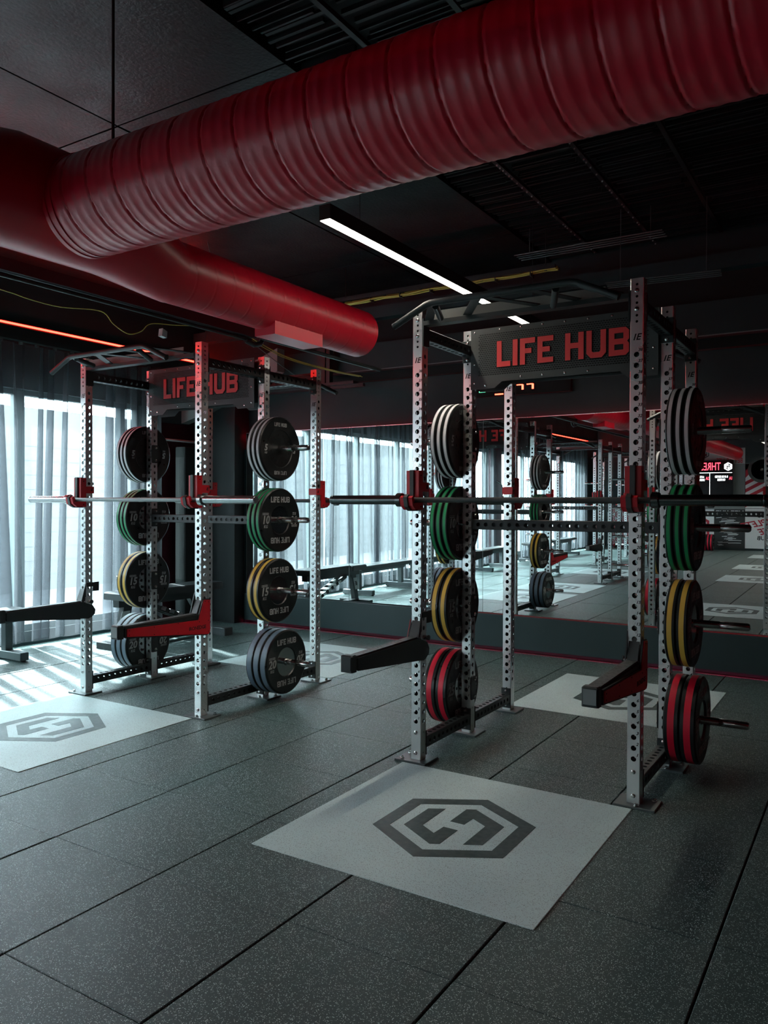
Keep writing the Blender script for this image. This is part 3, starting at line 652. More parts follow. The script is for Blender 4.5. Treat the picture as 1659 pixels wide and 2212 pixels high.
# sign sheet
def sign_sheet():
    B = MB(); x0, x1 = .036, 1.111; zt = 2.405; m0, m1, z0, z1 = .083, 1.064, 2.128, 2.374; th = .004
    out = [(x0, 2.053), (.19, 2.053), (.235, 2.09), (.912, 2.09), (.957, 2.053), (x1, 2.053), (x1, zt), (x0, zt)]
    # frame around the perforated field
    for q in ([(x0, z1), (x1, z1), (x1, zt), (x0, zt)], [(x0, z0), (m0, z0), (m0, z1), (x0, z1)], [(m1, z0), (x1, z0), (x1, z1), (m1, z1)],
              [(x0, 2.053), (.19, 2.053), (.235, 2.09), (.912, 2.09), (.957, 2.053), (x1, 2.053), (x1, z0), (x0, z0)]):
        B.prism(q, 0, th, 'y', SIGN)
    nx, nz = 66, 22; px = (m1 - m0) / nx; pz = (z1 - z0) / nz; cs = []; fs = []
    for j in range(nz):
        off = px / 2 if j % 2 else 0
        for i in range(nx + (1 if j % 2 else 0)):
            a = m0 + i * px - off; b = a + px; a = max(a, m0); b = min(b, m1); zc = z0 + (j + .5) * pz
            if b - a < px * .9:
                k = len(cs); cs += [(a, 0, zc - pz / 2), (b, 0, zc - pz / 2), (b, 0, zc + pz / 2), (a, 0, zc + pz / 2)]; fs.append((k, k + 1, k + 2, k + 3)); continue
            xc = (a + b) / 2; hw = px * .40; hh = pz * .29; k = len(cs)
            o = [(a, zc), (a, zc - pz / 2), (b, zc - pz / 2), (b, zc), (b, zc + pz / 2), (a, zc + pz / 2)]
            n_ = [(xc - hw, zc), (xc - hw * .6, zc - hh), (xc + hw * .6, zc - hh), (xc + hw, zc), (xc + hw * .6, zc + hh), (xc - hw * .6, zc + hh)]
            cs += [(x, 0, z) for x, z in o] + [(x, 0, z) for x, z in n_] + [(x, th * .6, z) for x, z in n_]
            for q in range(6):
                r = (q + 1) % 6; fs += [(k + q, k + r, k + 6 + r, k + 6 + q), (k + 6 + q, k + 6 + r, k + 12 + r, k + 12 + q)]
    B.add(cs, fs, SIGN)
    return B.mesh('sign_panel')
SGN = sign_sheet()
B = MB(); B.box(.06, 1.087, .028, .032, 2.10, 2.39, SIGNB); SBK = B.mesh('sign_dark_fill')  # dark sheet added behind the slots so they read as shade
B = MB(); v, f = block_text('LIFE HUB', .149, .10, .004); B.add(v, f, REDL, TM((.5835, -.003, 2.247), (1, 0, 0), (0, 0, 1)))
SLT = B.mesh('sign_lettering')
B = MB()
def outline(s, h, gap, e):
    x = 0; W = sum(GL[c][1] + gap for c in s) - gap
    for ch in s:
        L, adv = GL[ch]
        if L:
            a = (x - W / 2) * h - e; b = (x + adv - W / 2) * h + e
        x += adv + gap
B.box(.5835 - .385, .5835 + .385, -.0002, .0004, 2.247 - .08, 2.247 + .08, SIGN)
# solid letter ground following each letter, a little larger than the letter
x = 0; W = sum(GL[c_][1] + .10 for c_ in 'LIFE HUB') - .10; B = MB()
for ch in 'LIFE HUB':
    L, adv = GL[ch]
    if L:
        cx_ = x + adv / 2 - W / 2; sx = (adv + .075) / adv; loops = [[((cx_ + (u - adv / 2) * sx) * .149, (v_ - .5) * .149 * 1.07) for u, v_ in L[0]]]
        vv, ff = curve_mesh(loops, .002); B.add(vv, ff, SIGNB, TM((.5835, -.0004, 2.247), (1, 0, 0), (0, 0, 1)))
    x += adv + .10
SLG = B.mesh('letter_ground')
SBOLTS = [(.06, 2.385), (.06, 2.09), (.06, 2.2), (.13, 2.075), (.22, 2.39), (.22 + .13, 2.39)] + [(.35 + .13 * k, 2.107) for k in range(4)] + [(.48 + .13 * k, 2.39) for k in range(5)] + [(1.02, 2.075), (1.087, 2.09), (1.087, 2.2), (1.087, 2.385)]
WX = 1.147
PY = [.03, .636, 1.247]
def make_rack(label, loc, signs=True):
    t = thing('power_rack', label, 'power rack', loc, 0, 'steel power racks with name signs')
    for i in range(2):
        for j in range(3):
            p = put(POST, 'post', t, (i * WX, PY[j], .01)); put(NUM, 'number_markings', p, (0, 0, -.01))['kind'] = 'stuff'
            put(BASE, 'base_plate', t, (i * WX + (.012 if i else -.012), PY[j], 0))
            for dx, dy in (((-.075, -.045), (-.075, .045)) if i == 0 else ((.078, .045), (.02, -.058))): put(FBOLT, 'floor_bolt', t, (i * WX + dx, PY[j] + dy, .01))
        for j in range(2):
            y = PY[j] + .03
            put(SB, 'side_beam', t, (i * WX, y, 2.286), rotY()); put(SB, 'side_beam', t, (i * WX, y, .091), rotY())
            for z in (2.286, .091):
                for yy in (y + .002, y + .544): put(BRK, 'bracket', t, (i * WX, yy, z))
                for zz in (-.048, .048): put(BOLT, 'bolt', t, (i * WX, PY[j + 1] - .036, z + zz), (PI / 2, 0, 0))
        for z in (2.354, 2.27, .154, .044): put(BOLT, 'bolt', t, (i * WX, 0.0, z), (PI / 2, 0, 0))
        for z in (1.759, 1.262, .768, .274):
            s = 1 if i else -1
            g = put(PEG, 'weight_peg', t, (i * WX + s * .03, PY[1], z), (0, 0, 0 if i else PI))
            b_ = put(PBRK, 'peg_bracket', g, (-.066, 0, 0))
            for dz in (-.05, .05): put(BOLT, 'bolt', t, (i * WX - s * .036, PY[1] + .008, z + dz), (0, -s * PI / 2, 0))
    put(CBm, 'cross_beam', t, (.03, PY[1], 1.257), (0, PI / 2, 0)); put(CBm, 'cross_beam', t, (.03, PY[2], 2.34), (0, PI / 2, 0))
    for x_ in (.034, WX - .034): put(BRK, 'bracket', t, (x_, PY[1], 1.257), (0, 0, PI / 2))
    for rear in (0, 1):
        u = bpy.data.objects.new('pull_up_bar', PT); COL.objects.link(u); u.parent = t
        if rear: u.location = (WX, PY[2] + .03, 0); u.rotation_euler = (0, 0, PI)
        for me in (PSTR, PG1, PG2, PCB, PWEB): put(me, me.name, u)
        for x_ in (.0345, WX - .0340): put(PBR, 'mount_bracket', u, (x_, 0, 0))
    for back in ((0, 1) if signs else ()):
        s = put(SGN, 'sign_panel', t, (0, .574, 0) if not back else (WX, PY[1] + .062, 0), (0, 0, PI if back else 0))
        put(SLG, 'letter_ground', s); put(SLT, 'sign_lettering', s, label='red block capitals LIFE HUB'); put(SBK, 'sign_dark_fill', s)
        for x_, z_ in SBOLTS: put(BOLT, 'bolt', s, (x_, 0, z_), (PI / 2, 0, 0), (.62, .62, .5))
    return t
XA, XBk, YR = -2.086, -4.849, 3.66
rackA = make_rack('steel power rack on the right with the large LIFE HUB sign facing the camera', (XA, YR, 0))
rackB = copy_tree(rackA); rackB.location = (XBk, YR, 0); rackB['label'] = 'steel power rack on the left in front of the sheer curtains'
for (x, y, l) in ((-5.03, -.55, 'steel power rack seen in the mirror only, nearest behind the camera'), (-5.03, -4.1, 'steel power rack seen in the mirror only, second behind the camera'), (-5.03, -6.65, 'steel power rack seen in the mirror only, nearest the poster wall')):
    r = make_rack(l, (x, y, 0), False) if y > -1 else copy_tree(rackC); r.location = (x, y, 0); r['label'] = l; rackC = r if y > -1 else rackC

# ------------------------------------------------------------------ J hooks
ck = [(0, .155), (-.046, .155), (-.046, .02), (-.052, -.012), (-.085, -.018), (-.10, .022), (-.118, .012), (-.108, -.03), (-.075, -.052), (0, -.052)]
ln = [(-.01, .158), (-.058, .158), (-.058, .022), (-.056, -.006), (-.066, -.0145), (-.078, -.0145), (-.088, -.010), (-.104, .030), (-.126, .014), (-.114, -.036), (-.078, -.058), (-.01, -.058)]
B = MB(); B.prism(ck, -.037, -.012, 'x', RED); B.prism(ck, .012, .037, 'x', RED); JC = B.mesh('cheek')
B = MB(); B.prism(ln, -.0115, .0115, 'x', UHMW); JL = B.mesh('liner')
B = MB()
for s in (1, -1): B.box(s * .0315, s * .0365, -.002, .067, .045, .094, RED)
B.box(-.0365, .0365, .0615, .067, .045, .094, RED); JB = B.mesh('collar_band')
B = MB(); v, f = text_mesh('IE', .026, .0004, .28, .001, space=.9); B.add(v, f, INK, TM((.0366, .045, .069), (0, 1, 0), (0, 0, 1))); B.add(v, f, INK, TM((-.0366, .045, .069), (0, -1, 0), (0, 0, 1))); JT = B.mesh('band_marking')
B = MB(); B.cyl((0, -.005, .115), (0, .085, .115), .0105, CHROME, 14); JP = B.mesh('locking_pin', 40)
JS = MB()
for s in (1, -1):
    for y_, z_ in ((-.022, .13), (-.022, -.035), (-.095, -.012)): JS.cyl((s * .037, y_, z_), (s * .0395, y_, z_), .0045, INK, 8)
JS = JS.mesh('screw', 40)
def hook(x, y, label, back=False):
    t = thing('barbell_hook', label, 'barbell hook', (x, y, 1.398), PI if back else 0, 'red barbell hooks on the racks')
    for me in (JC, JL, JB, JT, JP, JS): put(me, me.name.split('.')[0], t)
    return t
YBK = YR + 1.277
for nm, xr in (('left', XBk), ('right', XA)):
    for i, sd_ in enumerate(('left', 'right')):
        hook(xr + i * WX, YR, f'red padded hook on the front {sd_} post of the {nm} rack')
        hook(xr + i * WX, YBK, f'red padded hook on the back {sd_} post of the {nm} rack', True)
for k, (yy) in enumerate((-.55, -4.1, -6.65)):
    for i in range(2):
        hook(-5.03 + i * WX, yy + 1.277, f"red hook on the {('near', 'middle', 'far')[k]} mirror-only rack, {('window', 'room')[i]} side post", True)

# ------------------------------------------------------------------ barbells
B = MB(); B.lathe([(-.655, .014), (.655, .014)], mat('knurled_shaft', (.22, .25, .25), .36, 1, bump=.5, bscale=900), 'x', 20); SH1 = B.mesh('shaft', 40)
B = MB(); B.lathe([(-.655, .014), (.655, .014)], mat('black_knurled_shaft', (.05, .06, .06), .35, .8, bump=.5, bscale=900), 'x', 20); SH2 = B.mesh('shaft', 40)
CHB = mat('dark_chrome', (.12, .145, .145), .24, 1)
def sleeve(mt):
    B = MB(); B.lathe([(.675, .020), (.675, .0250), (1.085, .0250), (1.087, .0235), (1.092, .0235), (1.094, .025), (1.102, .0245), (1.106, .021), (1.106, 0)], mt, 'x', 28); return B.mesh('sleeve', 35)
def collar(mt):
    B = MB(); B.lathe([(.640, .016), (.640, .033), (.643, .0365), (.672, .0365), (.676, .033), (.676, .0255)], mt, 'x', 28); return B.mesh('collar', 35)
SLM = mat('sleeve_steel', (.34, .37, .37), .27, 1)
SLA, SLB, COA, COB = sleeve(SLM), sleeve(CHB), collar(SLM), collar(CHB)
def barbell(x, y, label, dark):
    t = thing('barbell', label, 'barbell', (x, y, 1.398), 0, 'barbells racked on the hooks')
    put(SH2 if dark else SH1, 'shaft', t)
    for a in (0, PI): put(SLB if dark else SLA, 'sleeve', t, (0, 0, 0), (0, 0, a)); put(COB if dark else COA, 'collar', t, (0, 0, 0), (0, 0, a))
barbell(-4.258, 3.592, 'bright steel barbell racked across the front of the left rack', False)
barbell(-4.23, YBK + .068, 'dark barbell racked across the back of the left rack', True)
barbell(-1.491, 3.592, 'dark barbell racked across the front of the right rack', True)
barbell(-1.50, YBK + .068, 'dark barbell racked across the back of the right rack', True)
barbell(-4.45, -.55 + 1.345, 'barbell on the nearest mirror-only rack', True)
barbell(-4.45, -4.1 + 1.345, 'barbell on the second mirror-only rack', True)

# ------------------------------------------------------------------ safety arms (spotter arms)
sp_red = [(.062, .540), (.066, .546), (.066, .752), (.012, .757), (-.034, .632), (-.60, .648), (-.60, .603), (.045, .532), (.055, .534)]
sp_blk = [(.060, .533), (.070, .542), (.070, .758), (.010, .763), (-.038, .640), (-.61, .656), (-.61, .596), (.045, .526)]
sp_in = [(.045, .55), (.075, .57), (.08, .60), (.055, .635), (0, .655), (-.035, .665), (-.61, .656), (-.61, .596), (-.03, .548), (.02, .541)]
def arm(x, y, label, s):
    t = thing('safety_arm', label, 'safety arm', (x, y, 0), 0, 'safety arms fixed to the rack fronts')
    B = MB(); B.prism([(a, b) for a, b in sp_in], s * -.037, s * -.031, 'x', BLK)
    B.prism([(-.002, .548), (-.002, .66), (-.61, .652), (-.61, .600)], s * -.031, s * .031, 'x', BLK)
    B.prism(sp_blk, s * .031, s * .0385, 'x', BLK); put(B.mesh('arm_body'), 'arm_body', t)
    B = MB(); B.prism(sp_red, s * .0385, s * .044, 'x', RED); rp = put(B.mesh('side_panel'), 'side_panel', t, label='red side panel lettered IRONEDGE')
    B = MB(); v, f = text_mesh('IRONEDGE', .032, .0005, 0, .0006, space=.92); B.add(v, f, INK, TM((s * .0441, -.045, .583), (0, s, 0), (0, 0, 1))); put(B.mesh('panel_lettering'), 'panel_lettering', rp)
    B = MB()
    for yy, zz in ((-.585, .637), (-.585, .612), (-.40, .635), (-.40, .59), (-.21, .632), (-.21, .573), (-.03, .62), (.05, .74), (.02, .745), (.05, .62), (.05, .55)): B.cyl((s * .044, yy, zz), (s * .0455, yy, zz), .0032, INK, 8)
    put(B.mesh('screw', 40), 'screw', rp)
    B = MB(); B.prism([(-.036, .660), (-.60, .655), (-.60, .664), (-.036, .672)], -.024, .024, 'x', UHMW); B.prism([(-.03, .668), (-.036, .668), (.006, .768), (.012, .768), (.0, .668)], -.024, .024, 'x', UHMW); put(B.mesh('top_liner'), 'top_liner', t)
    B = MB(); B.bbox(-.034, .034, -.655, -.612, .592, .672, BLK, b=.006); B.box(-.026, .026, -.658, -.655, .602, .662, mat('cap_insert_grey', (.22, .24, .24), .5) if s > 0 else BLK); put(B.mesh('end_cap'), 'end_cap', t)
    B = MB(); B.prism([(.0, .70), (-.038, .67), (.0, .80)], s * -.034, s * -.028, 'x', BLK); B.prism([(.062, .735), (.066, .80), (.115, .80), (.115, .735)], s * -.030, s * -.024, 'x', BLK); B.box(s * -.037, s * -.031, .01, .07, .77, .80, BLK); put(B.mesh('post_clamp'), 'post_clamp', t)
    B = MB(); B.cyl((s * -.055, .03, .663), (s * .03, .03, .663), .011, CHROME, 14); B.cyl((s * -.062, .03, .663), (s * -.055, .03, .663), .014, BLK, 14); put(B.mesh('locking_pin', 40), 'locking_pin', t)
arm(XBk, YR, 'safety arm on the front left post of the left rack, black inner side in view', -1)
arm(XBk + WX, YR, 'safety arm on the front right post of the left rack, red side lettered IRONEDGE', 1)
arm(XA, YR, 'safety arm on the front left post of the right rack, black inner side in view', -1)
arm(XA + WX, YR, 'red-sided safety arm on the right rack, front right post, pointing at the camera', 1)
for k, yy in enumerate((-.55, -4.1)):
    t0 = [o for o in bpy.data.objects if o.name.startswith('safety_arm') and o.parent is None][1]
    c_ = copy_tree(t0); c_.location = (-5.03 + WX, yy + 1.277, 0); c_.rotation_euler = (0, 0, PI); c_['label'] = ('red safety arm on the nearest mirror-only rack', 'red safety arm on the second mirror-only rack')[k]

# ------------------------------------------------------------------ bumper plates
THK = {5: .040, 10: .040, 15: .0565, 20: .0605, 25: .0765}
def plate_meshes(kg):
    t = THK[kg]; h = t / 2; bw = t * (.42 if kg != 20 else .62)
    B = MB()
    if kg == 5: fr = [(h - .006, .0255), (h - .006, .128), (h - .001, .134), (h - .001, .2), (h, .203), (h, .213), (h - .006, .2225), (-h + .006, .2225)]
    else: fr = [(h - .008, .097), (h - .001, .103), (h - .001, .2), (h, .203), (h, .213), (h - .006, .2225), (-h + .006, .2225)]
    prof = fr + [(-a, r) for a, r in reversed(fr[:-1])]
    if kg == 5: prof = prof + [prof[0]]
    B.lathe(prof, BLKR, 'x', 72)
    if kg == 5:
        for s in (1, -1):
            for k in range(12):
                a = PI / 6 * k + .2; B.cyl((s * (h - .0062), .098 * math.cos(a), .098 * math.sin(a)), (s * (h - .0055), .098 * math.cos(a), .098 * math.sin(a)), .0085, SIGNB, 10)
    body = B.mesh('rubber_body', 30)
    B = MB(); B.lathe([(-bw / 2, .2221), (-bw / 2, .2236), (bw / 2, .2236), (bw / 2, .2221)], BANDS[kg], 'x', 72); band = B.mesh('rim_band', 30)
    hub = None
    if kg != 5:
        B = MB(); B.lathe([(-h + .008, .0255), (-h + .0075, .098), (h - .0075, .098), (h - .008, .0255), (-h + .008, .0255)], BRONZE, 'x', 40)
        for k in range(8):
            a = PI / 4 * k; B.cyl((-h + .007, .072 * math.cos(a), .072 * math.sin(a)), (-h + .008, .072 * math.cos(a), .072 * math.sin(a)), .009, SIGNB, 10)
        hub = B.mesh('steel_hub', 30)
    B = MB()
    for s in (1, -1):
        o = s * (h - .0008); ux = Vector((0, s, 0)); uz = Vector((0, 0, 1))
        for rot in (1, -1):
            X_ = ux * rot; Z_ = uz * rot
            v, f = block_text('LIFE HUB', .040 if kg != 5 else .026, .10, .0007)
            cz = .142 if kg != 5 else .168
            B.add(v, f, WHT, TM(Vector((o, 0, 0)) + Z_ * cz, X_, Z_))
            v, f = text_mesh(str(kg), .078 if kg != 5 else .06, .0007, .18, .0022); B.add(v, f, WHT, TM(Vector((o, 0, 0)) - X_ * .156, X_, Z_))
            v, f = text_mesh('KG', .028 if kg != 5 else .018, .0007, .18, .0006); B.add(v, f, WHT, TM(Vector((o, 0, 0)) - X_ * .156 - Z_ * (.045 if kg != 5 else .034), X_, Z_))
            if kg != 5:
                v, f = curve_mesh([[(-.031, .036), (.031, .036), (.031, .050), (-.031, .050)]], .0007); B.add(v, f, WHT, TM(Vector((o, 0, 0)) - X_ * .156, X_, Z_))
                v, f = text_mesh('IRONEDGE', .012, .0004, 0, .0003); B.add(v, f, BLKR, TM(Vector((o + s * .0007, 0, 0)) - X_ * .156 + Z_ * .043, X_, Z_))
    return body, band, hub, B.mesh('lettering')
PM = {kg: plate_meshes(kg) for kg in (5, 10, 15, 20, 25)}
CN = {5: 'white', 10: 'green', 15: 'yellow', 20: 'blue-grey', 25: 'red'}
def wplate(kg, x, y, z, left, label, group):
    t = thing('weight_plate', label, 'weight plate', (x, y, z), 0, group)
    if left: t.rotation_euler = (0, 0, PI)
    a, b, c_, d_ = PM[kg]; put(a, 'rubber_body', t); put(b, 'rim_band', t)
    if c_: put(c_, 'steel_hub', t)
    put(d_, 'lettering', t)
ZP = [1.759 - .001, 1.261, .767, .273]
LV = ['top', 'second', 'third', 'bottom']
def stack(xpost, left, spec, rk, dy=0):
    for lv, (kg, n) in enumerate(spec):
        o = .034
        for k in range(n):
            t = THK[kg]; c_ = o + t / 2; o += t + .0008
            pos = {3: ('innermost', 'middle', 'outermost'), 2: ('inner', 'outer'), 5: ('first', 'second', 'middle', 'fourth', 'last')}[n][k]
            wplate(kg, xpost + (-c_ if left else c_), dy + PY[1], ZP[lv], left, f"{pos} {CN[kg]}-banded {kg} kg plate, {LV[lv]} peg on {rk} rack's {'left' if left else 'right'} side", 'bumper plates stored on the rack pegs')
for left in (True, False):
    stack(XA + (0 if left else WX), left, [(5, 3), (10, 3), (15, 2), (25, 2)], 'right', YR)
    stack(XBk + (0 if left else WX), left, [(5, 3), (10, 3), (15, 2), (20, 3)], 'left', YR)

# ------------------------------------------------------------------ benches
def flat_bench(x, y0, L, label):
    t = thing('flat_bench', label, 'bench', (x, y0, 0), 0, 'flat benches along the windows')
    B = MB(); B.bbox(-.15, .15, 0, L, .385, .435, VINYL, b=.012); put(B.mesh('pad'), 'pad', t)
    B = MB(); B.box(-.035, .035, .08, L - .08, .32, .372, GREYM); B.box(-.12, .12, .06, L - .06, .372, .385, BLK); put(B.mesh('frame'), 'frame', t)
    for yy in (.16, L - .16):
        B = MB(); B.bbox(-.035, .035, yy - .035, yy + .035, .07, .32, GREYM, b=.004); B.bbox(-.26, .26, yy - .04, yy + .04, .012, .08, GREYM, b=.006)
        for sx in (-.24, .24): B.cyl((sx, yy, 0), (sx, yy, .012), .02, BLK, 10)
        put(B.mesh('leg'), 'leg', t)
flat_bench(-6.48, 2.72, 1.55, 'flat grey bench at the left edge before the curtain')
flat_bench(-6.50, 1.10, 1.5, 'flat bench next along the curtain, seen in the mirror')
flat_bench(-6.50, -1.45, 1.35, 'flat bench beside the dark red pier, seen in the mirror')
flat_bench(-6.50, -4.1, 1.35, 'flat bench farther down the curtain wall, seen in the mirror')
flat_bench(-6.50, -5.8, 1.35, 'flat bench farthest down the curtain wall, seen in the mirror')
t = thing('adjustable_bench', 'black adjustable bench with steel ladder, behind the left plate stack', 'bench', (-6.0, 4.86, 0))
B = MB(); B.bbox(-.15, .15, 0, .34, .47, .54, VINYL, b=.012); put(B.mesh('seat_pad'), 'seat_pad', t)
B = MB(); B.bbox(-.15, .15, .37, 1.30, .48, .55, BLK, b=.012); put(B.mesh('back_pad'), 'back_pad', t)
B = MB(); B.box(-.04, .04, .03, 1.2, .40, .47, BLK); put(B.mesh('frame'), 'frame', t)
B = MB(); B.prism([(.02, .02), (.10, .02), (.20, .42), (.10, .42)], -.03, .03, 'x', BLK); B.box(-.24, .24, .0, .09, .0, .06, BLK); put(B.mesh('leg'), 'leg', t)
B = MB(); B.prism([(.025, .20), (.115, .20), (.165, .36), (.075, .36)], .031, .036, 'x', WHT); pl = put(B.mesh('badge_plate'), 'badge_plate', t, label='pale badge plate lettered IE')
B = MB(); v, f = text_mesh('IE', .075, .001, .28, .002, space=.9); B.add(v, f, INK, TM((.0365, .095, .28), (0, 1, 0), (0, 0, 1))); put(B.mesh('badge_lettering'), 'badge_lettering', pl)
B = MB(); B.prism([(1.2, .02), (1.28, .02), (1.0, .42), (.92, .42)], -.03, .03, 'x', BLK); B.bbox(-.28, .28, 1.18, 1.30, 0, .08, GREYM, b=.006); put(B.mesh('leg'), 'leg', t)
B = MB(); B.prism([(.35, .38), (1.05, .12), (1.05, .17), (.35, .43)], -.06, -.045, 'x', BLK); B.prism([(.35, .38), (1.05, .12), (1.05, .17), (.35, .43)], .045, .06, 'x', BLK)
for k in range(5): B.prism([(.50 + .11 * k, .335 - .041 * k), (.56 + .11 * k, .315 - .041 * k), (.58 + .11 * k, .35 - .041 * k), (.52 + .11 * k, .37 - .041 * k)], -.045, .075, 'x', CHROME)
put(B.mesh('ladder'), 'ladder', t)
B = MB(); B.box(-.05, .05, .05, 1.2, .03, .07, BLK); put(B.mesh('base_rail'), 'base_rail', t)
t = thing('tall_speaker', 'tall black speaker column with a perforated side in the dark alcove', 'speaker', (-6.86, 6.42, 0))
B = MB(); B.bbox(0, .16, .0, .26, 0, 2.02, BLK, b=.008); put(B.mesh('cabinet'), 'cabinet', t)
B = MB()
vs, fs = strip_cells(.14, 1.4, [(.03 + .02 * k, .006) for k in range(68)], .004, 2)
B.add([(.08 + x, -.003 + (-z), y + .5) for x, y, z in vs], fs, SIGN); o = put(B.mesh('grille'), 'grille', t)

# ------------------------------------------------------------------ the far wall, seen only in the mirror
YW = YF
def board(name, label, x0, x1, z0, z1, mt, d_=.012):
    t = thing(name, label, 'wall graphic', ((x0 + x1) / 2, YW, (z0 + z1) / 2)); w_, h_ = (x1 - x0) / 2, (z1 - z0) / 2
    B = MB(); B.box(-w_, w_, 0.001, d_, -h_, h_, mt); put(B.mesh('board'), 'board', t); return t
FT = lambda x, z, y=.0125: TM((x, y, z), (-1, 0, 0), (0, 0, 1))
t = board('wall_graphic', 'pale grey wall board reading BETTER LIFE, above the screen', -4.9, -2.91, 2.36, 2.80, PANELG)
B = MB(); v, f = text_mesh('BETTER LIFE', .19, .001, 0, .004); B.add(v, f, POSTR, TM((.60, .0125, -.13), (-.66, 0, 0), (0, 0, 1))); put(B.mesh('lettering'), 'lettering', t)
B = MB(); v, f = emblem(.42, .001); B.add(v, f, POSTD, TM((-.05 , .014, .09), (-1, 0, 0), (0, 0, 1))); put(B.mesh('emblem'), 'emblem', t)
t = board('wall_graphic', 'mid grey wall board behind the screen', -4.9, -2.91, 1.12, 2.355, mat('board_mid_grey', (.17, .21, .21), .6))
t = board('wall_graphic', 'dark wall board headed LIFE HUB with white streaks', -3.68, -2.91, .06, 1.115, POSTD)
B = MB(); v, f = block_text('LIFE HUB', .14, .10, .001); B.add(v, f, POSTW, FT(0, .43)); put(B.mesh('lettering'), 'lettering', t)
B = MB(); rn = random.Random(4)
for k in range(34):
    z = -.5 + k * .024; a = rn.uniform(-.36, 0); b = a + rn.uniform(.1, .38)
    pts = [(a + (b - a) * s / 6, z + .10 * math.sin(2.2 * (a + (b - a) * s / 6) + .6) - .12 * (a + (b - a) * s / 6)) for s in range(7)]; wd = rn.uniform(.002, .008)
    B.prism([(min(.38, x_), min(.36, z_ - wd)) for x_, z_ in pts] + [(min(.38, x_), min(.37, z_ + wd)) for x_, z_ in reversed(pts)], .012, .0135, 'y', POSTW)
o = put(B.mesh('streaks'), 'streaks', t); o['kind'] = 'stuff'
t = board('wall_graphic', 'white wall board with a red hexagon left of the dark streaked board in the mirror', -4.9, -3.69, .06, 1.115, POSTW)
B = MB(); v, f = curve_mesh([hexa(.42), hexa(.34)], .001); B.add(v, f, POSTR, FT(.12, .0)); put(B.mesh('hexagon'), 'hexagon', t)
t = board('wall_graphic', 'wall board of red and white chevron stripes behind the fan', -2.90, -1.9, 1.15, 2.36, POSTW)
B = MB()
for k in range(6):
    z = -.58 + k * .20
    B.prism([(-.5, z), (0, z + .28), (.5, z), (.5, z + .10), (0, z + .38), (-.5, z + .10)] if z + .38 < .6 else [(-.5, z), (-.5 + (.6 - z) * .9 if z < .6 else -.5, .6), (-.5, .6)], .012, .0135, 'y', POSTR)
put(B.mesh('stripes'), 'stripes', t)
t = board('wall_graphic', 'white wall board with red slanted script COMPLETE LIFE between dark LIFE HUB lines', -2.90, -1.9, .06, 1.14, POSTW)
B = MB(); v, f = text_mesh('LIFE HUB', .15, .001, 0, .004); B.add(v, f, POSTD, FT(.10, .35)); B.add(v, f, POSTD, FT(.10, -.26)); v, f = text_mesh('COMPLETE\nLIFE', .24, .0015, .4, .006); B.add(v, f, POSTR, TM((.05, .0135, .06), (-.97, 0, -.2), (-.2, 0, .97))); put(B.mesh('lettering'), 'lettering', t)
t = board('wall_graphic', 'wall board patterned with small red hexagon emblems', -6.64, -5.1, .07, 1.20, POSTW)
B = MB()
for i in range(7):
    for j in range(5):
        v, f = emblem(.34, .001); B.add(v, f, POSTR, TM((-.66 + i * .215, .0125, -.46 + j * .235 + (.117 if i % 2 else 0) - .05), (-1, 0, 0), (0, 0, 1)))
o = put(B.mesh('emblem_pattern'), 'emblem_pattern', t); o['kind'] = 'stuff'
t = thing('wall_screen', 'lit workout screen on the far wall, headed THRES with a white hexagon', 'screen', (-3.92, YW + .14, 1.92))
B = MB(); B.box(-.74, .74, -.04, 0, -.56, .56, BLK); B.box(-.15, .15, -.12, -.04, -.1, .1, BLK); put(B.mesh('case'), 'case', t)
B = MB(); B.box(-.72, .72, 0, .002, -.54, .54, SCRB); put(B.mesh('display'), 'display', t)
def FC(x, z, k, y=.0025): return TM((x, y, z), (-k, 0, 0), (0, 0, 1))
B = MB(); v, f = emblem(.33, .001); B.add(v, f, SCRW, FT(.60, .37, .0025)); v, f = text_mesh('8-10 DB SEATED\nOH PRESS', .085, .001, 0, .001, align='RIGHT' if False else 'CENTER'); B.add(v, f, SCRW, FC(.43, .05, .55)); v, f = text_mesh('6-8 B\nBODY', .085, .001, 0, .001); B.add(v, f, SCRW, FC(-.07, .05, .6))
B.box(-.72, .70, .002, .003, .20, .212, SCRW); B.box(.125, .137, .002, .003, -.4, .2, SCRW); v, f = text_mesh('B: ALL OUT', .09, .001, 0, .002); B.add(v, f, SCRW, FC(.10, -.49, .6)); put(B.mesh('white_text'), 'white_text', t)
B = MB(); v, f = text_mesh('THRES', .30, .001, 0, .002); B.add(v, f, SCRR, FC(.15, .37, .60)); v, f = text_mesh('1A', .12, .001, 0, .002); B.add(v, f, SCRR, FC(.67, .05, .6)); v, f = text_mesh('2A', .12, .001, 0, .002); B.add(v, f, SCRR, FC(.07, .05, .6)); v, f = text_mesh('A: SET REPS', .09, .001, 0, .002); B.add(v, f, SCRR, FC(.48, -.49, .6)); put(B.mesh('red_text'), 'red_text', t)
t = thing('wall_fan', 'dark round cage fan mounted high before the chevron board', 'fan', (-2.45, YW + .45, 2.18))
B = MB()
for r in (.10, .18, .26, .34): B.lathe([(-.004, r - .004), (-.004, r + .004), (.004, r + .004), (.004, r - .004)], BLK, 'y', 40)
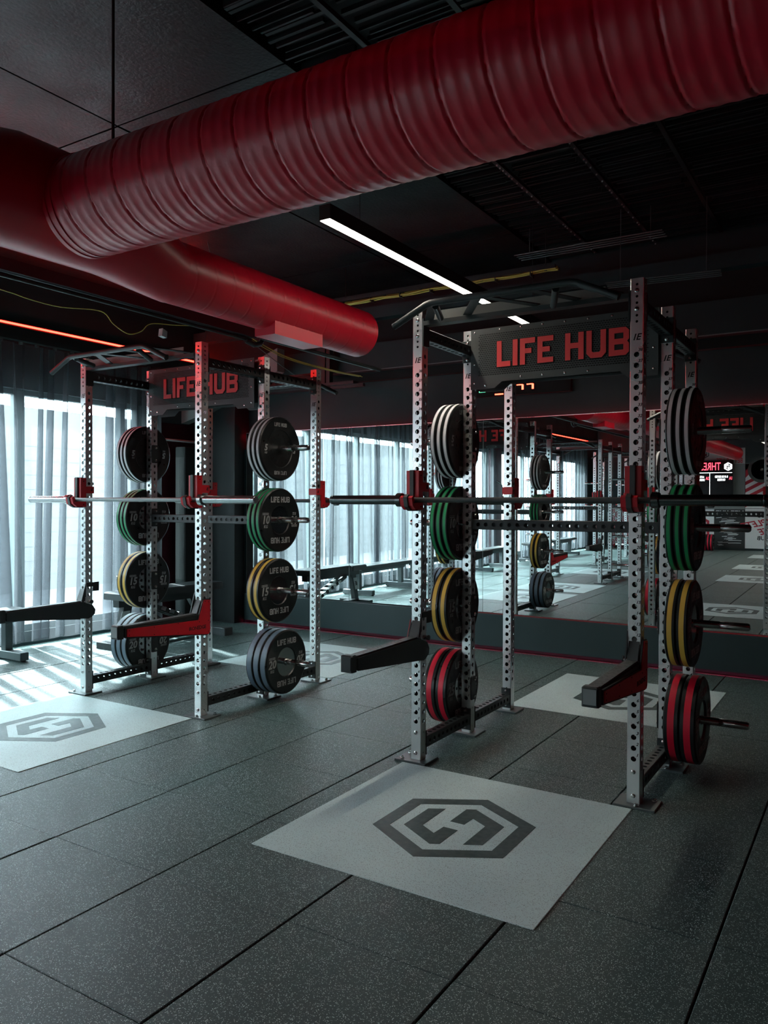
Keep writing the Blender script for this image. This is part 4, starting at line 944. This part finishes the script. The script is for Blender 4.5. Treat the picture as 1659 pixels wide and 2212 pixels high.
for k in range(16):
    a = PI * k / 8; B.cyl((.06 * math.cos(a), 0, .06 * math.sin(a)), (.34 * math.cos(a), 0, .34 * math.sin(a)), .002, BLK, 5)
put(B.mesh('cage'), 'cage', t)
B = MB(); B.lathe([(-.12, .05), (.0, .06), (.01, .0)], BLK, 'y', 24); put(B.mesh('motor', 40), 'motor', t)
for k in range(3):
    B = MB(); a = 2 * PI * k / 3; c_, s_ = math.cos(a), math.sin(a); P4 = [(.05, -.03), (.3, -.12), (.32, .08), (.05, .04)]
    B.prism([(u * c_ - v_ * s_, u * s_ + v_ * c_) for u, v_ in P4], -.05, -.046, 'y', SIGN); put(B.mesh('blade'), 'blade', t)
B = MB(); B.box(-.02, .02, -.44, -.1, -.02, .02, BLK); put(B.mesh('arm'), 'arm', t)
for k in range(5):
    wplate(25, -3.97 + k * .079, -9.05, .2236, False, f"{('first', 'second', 'third', 'fourth', 'fifth')[k]} red-banded plate from the left, on the floor by the far wall", 'red plates on the floor at the far wall')
B = MB(); B.lathe([(-.11, .055), (-.05, .055), (-.05, .015), (.05, .015), (.05, .055), (.11, .055)], BLK, 'x', 12); DBM = B.mesh('dumbbell', 40)
B = MB(); B.lathe([(-.112, .03), (-.112, .05), (-.11, .056), (-.09, .056)], RED, 'x', 12); B.lathe([(.112, .03), (.112, .05), (.11, .056), (.09, .056)], RED, 'x', 12); DBR = B.mesh('end_ring', 40)
for k in range(6):
    o = put(DBM, 'dumbbell', None, (-6.2 + .30 * k, -9.1, .056)); tag(o, f"black and red dumbbell by the emblem board, {('first', 'second', 'third', 'fourth', 'fifth', 'sixth')[k]} from the window wall", 'dumbbell', 'dumbbells on the floor at the far wall'); put(DBR, 'end_ring', o)
cable([(-6.90, -1.95, 1.80), (-6.78, -1.95, 1.70), (-6.76, -1.93, 1.45), (-6.70, -1.90, 1.25), (-6.66, -2.1, 1.18), (-6.74, -2.2, 1.3), (-6.88, -2.15, 1.72)], .02, 'battle_rope', 'thick black rope looped on the dark red pier, seen in the mirror', BLK, 'rope', 10)
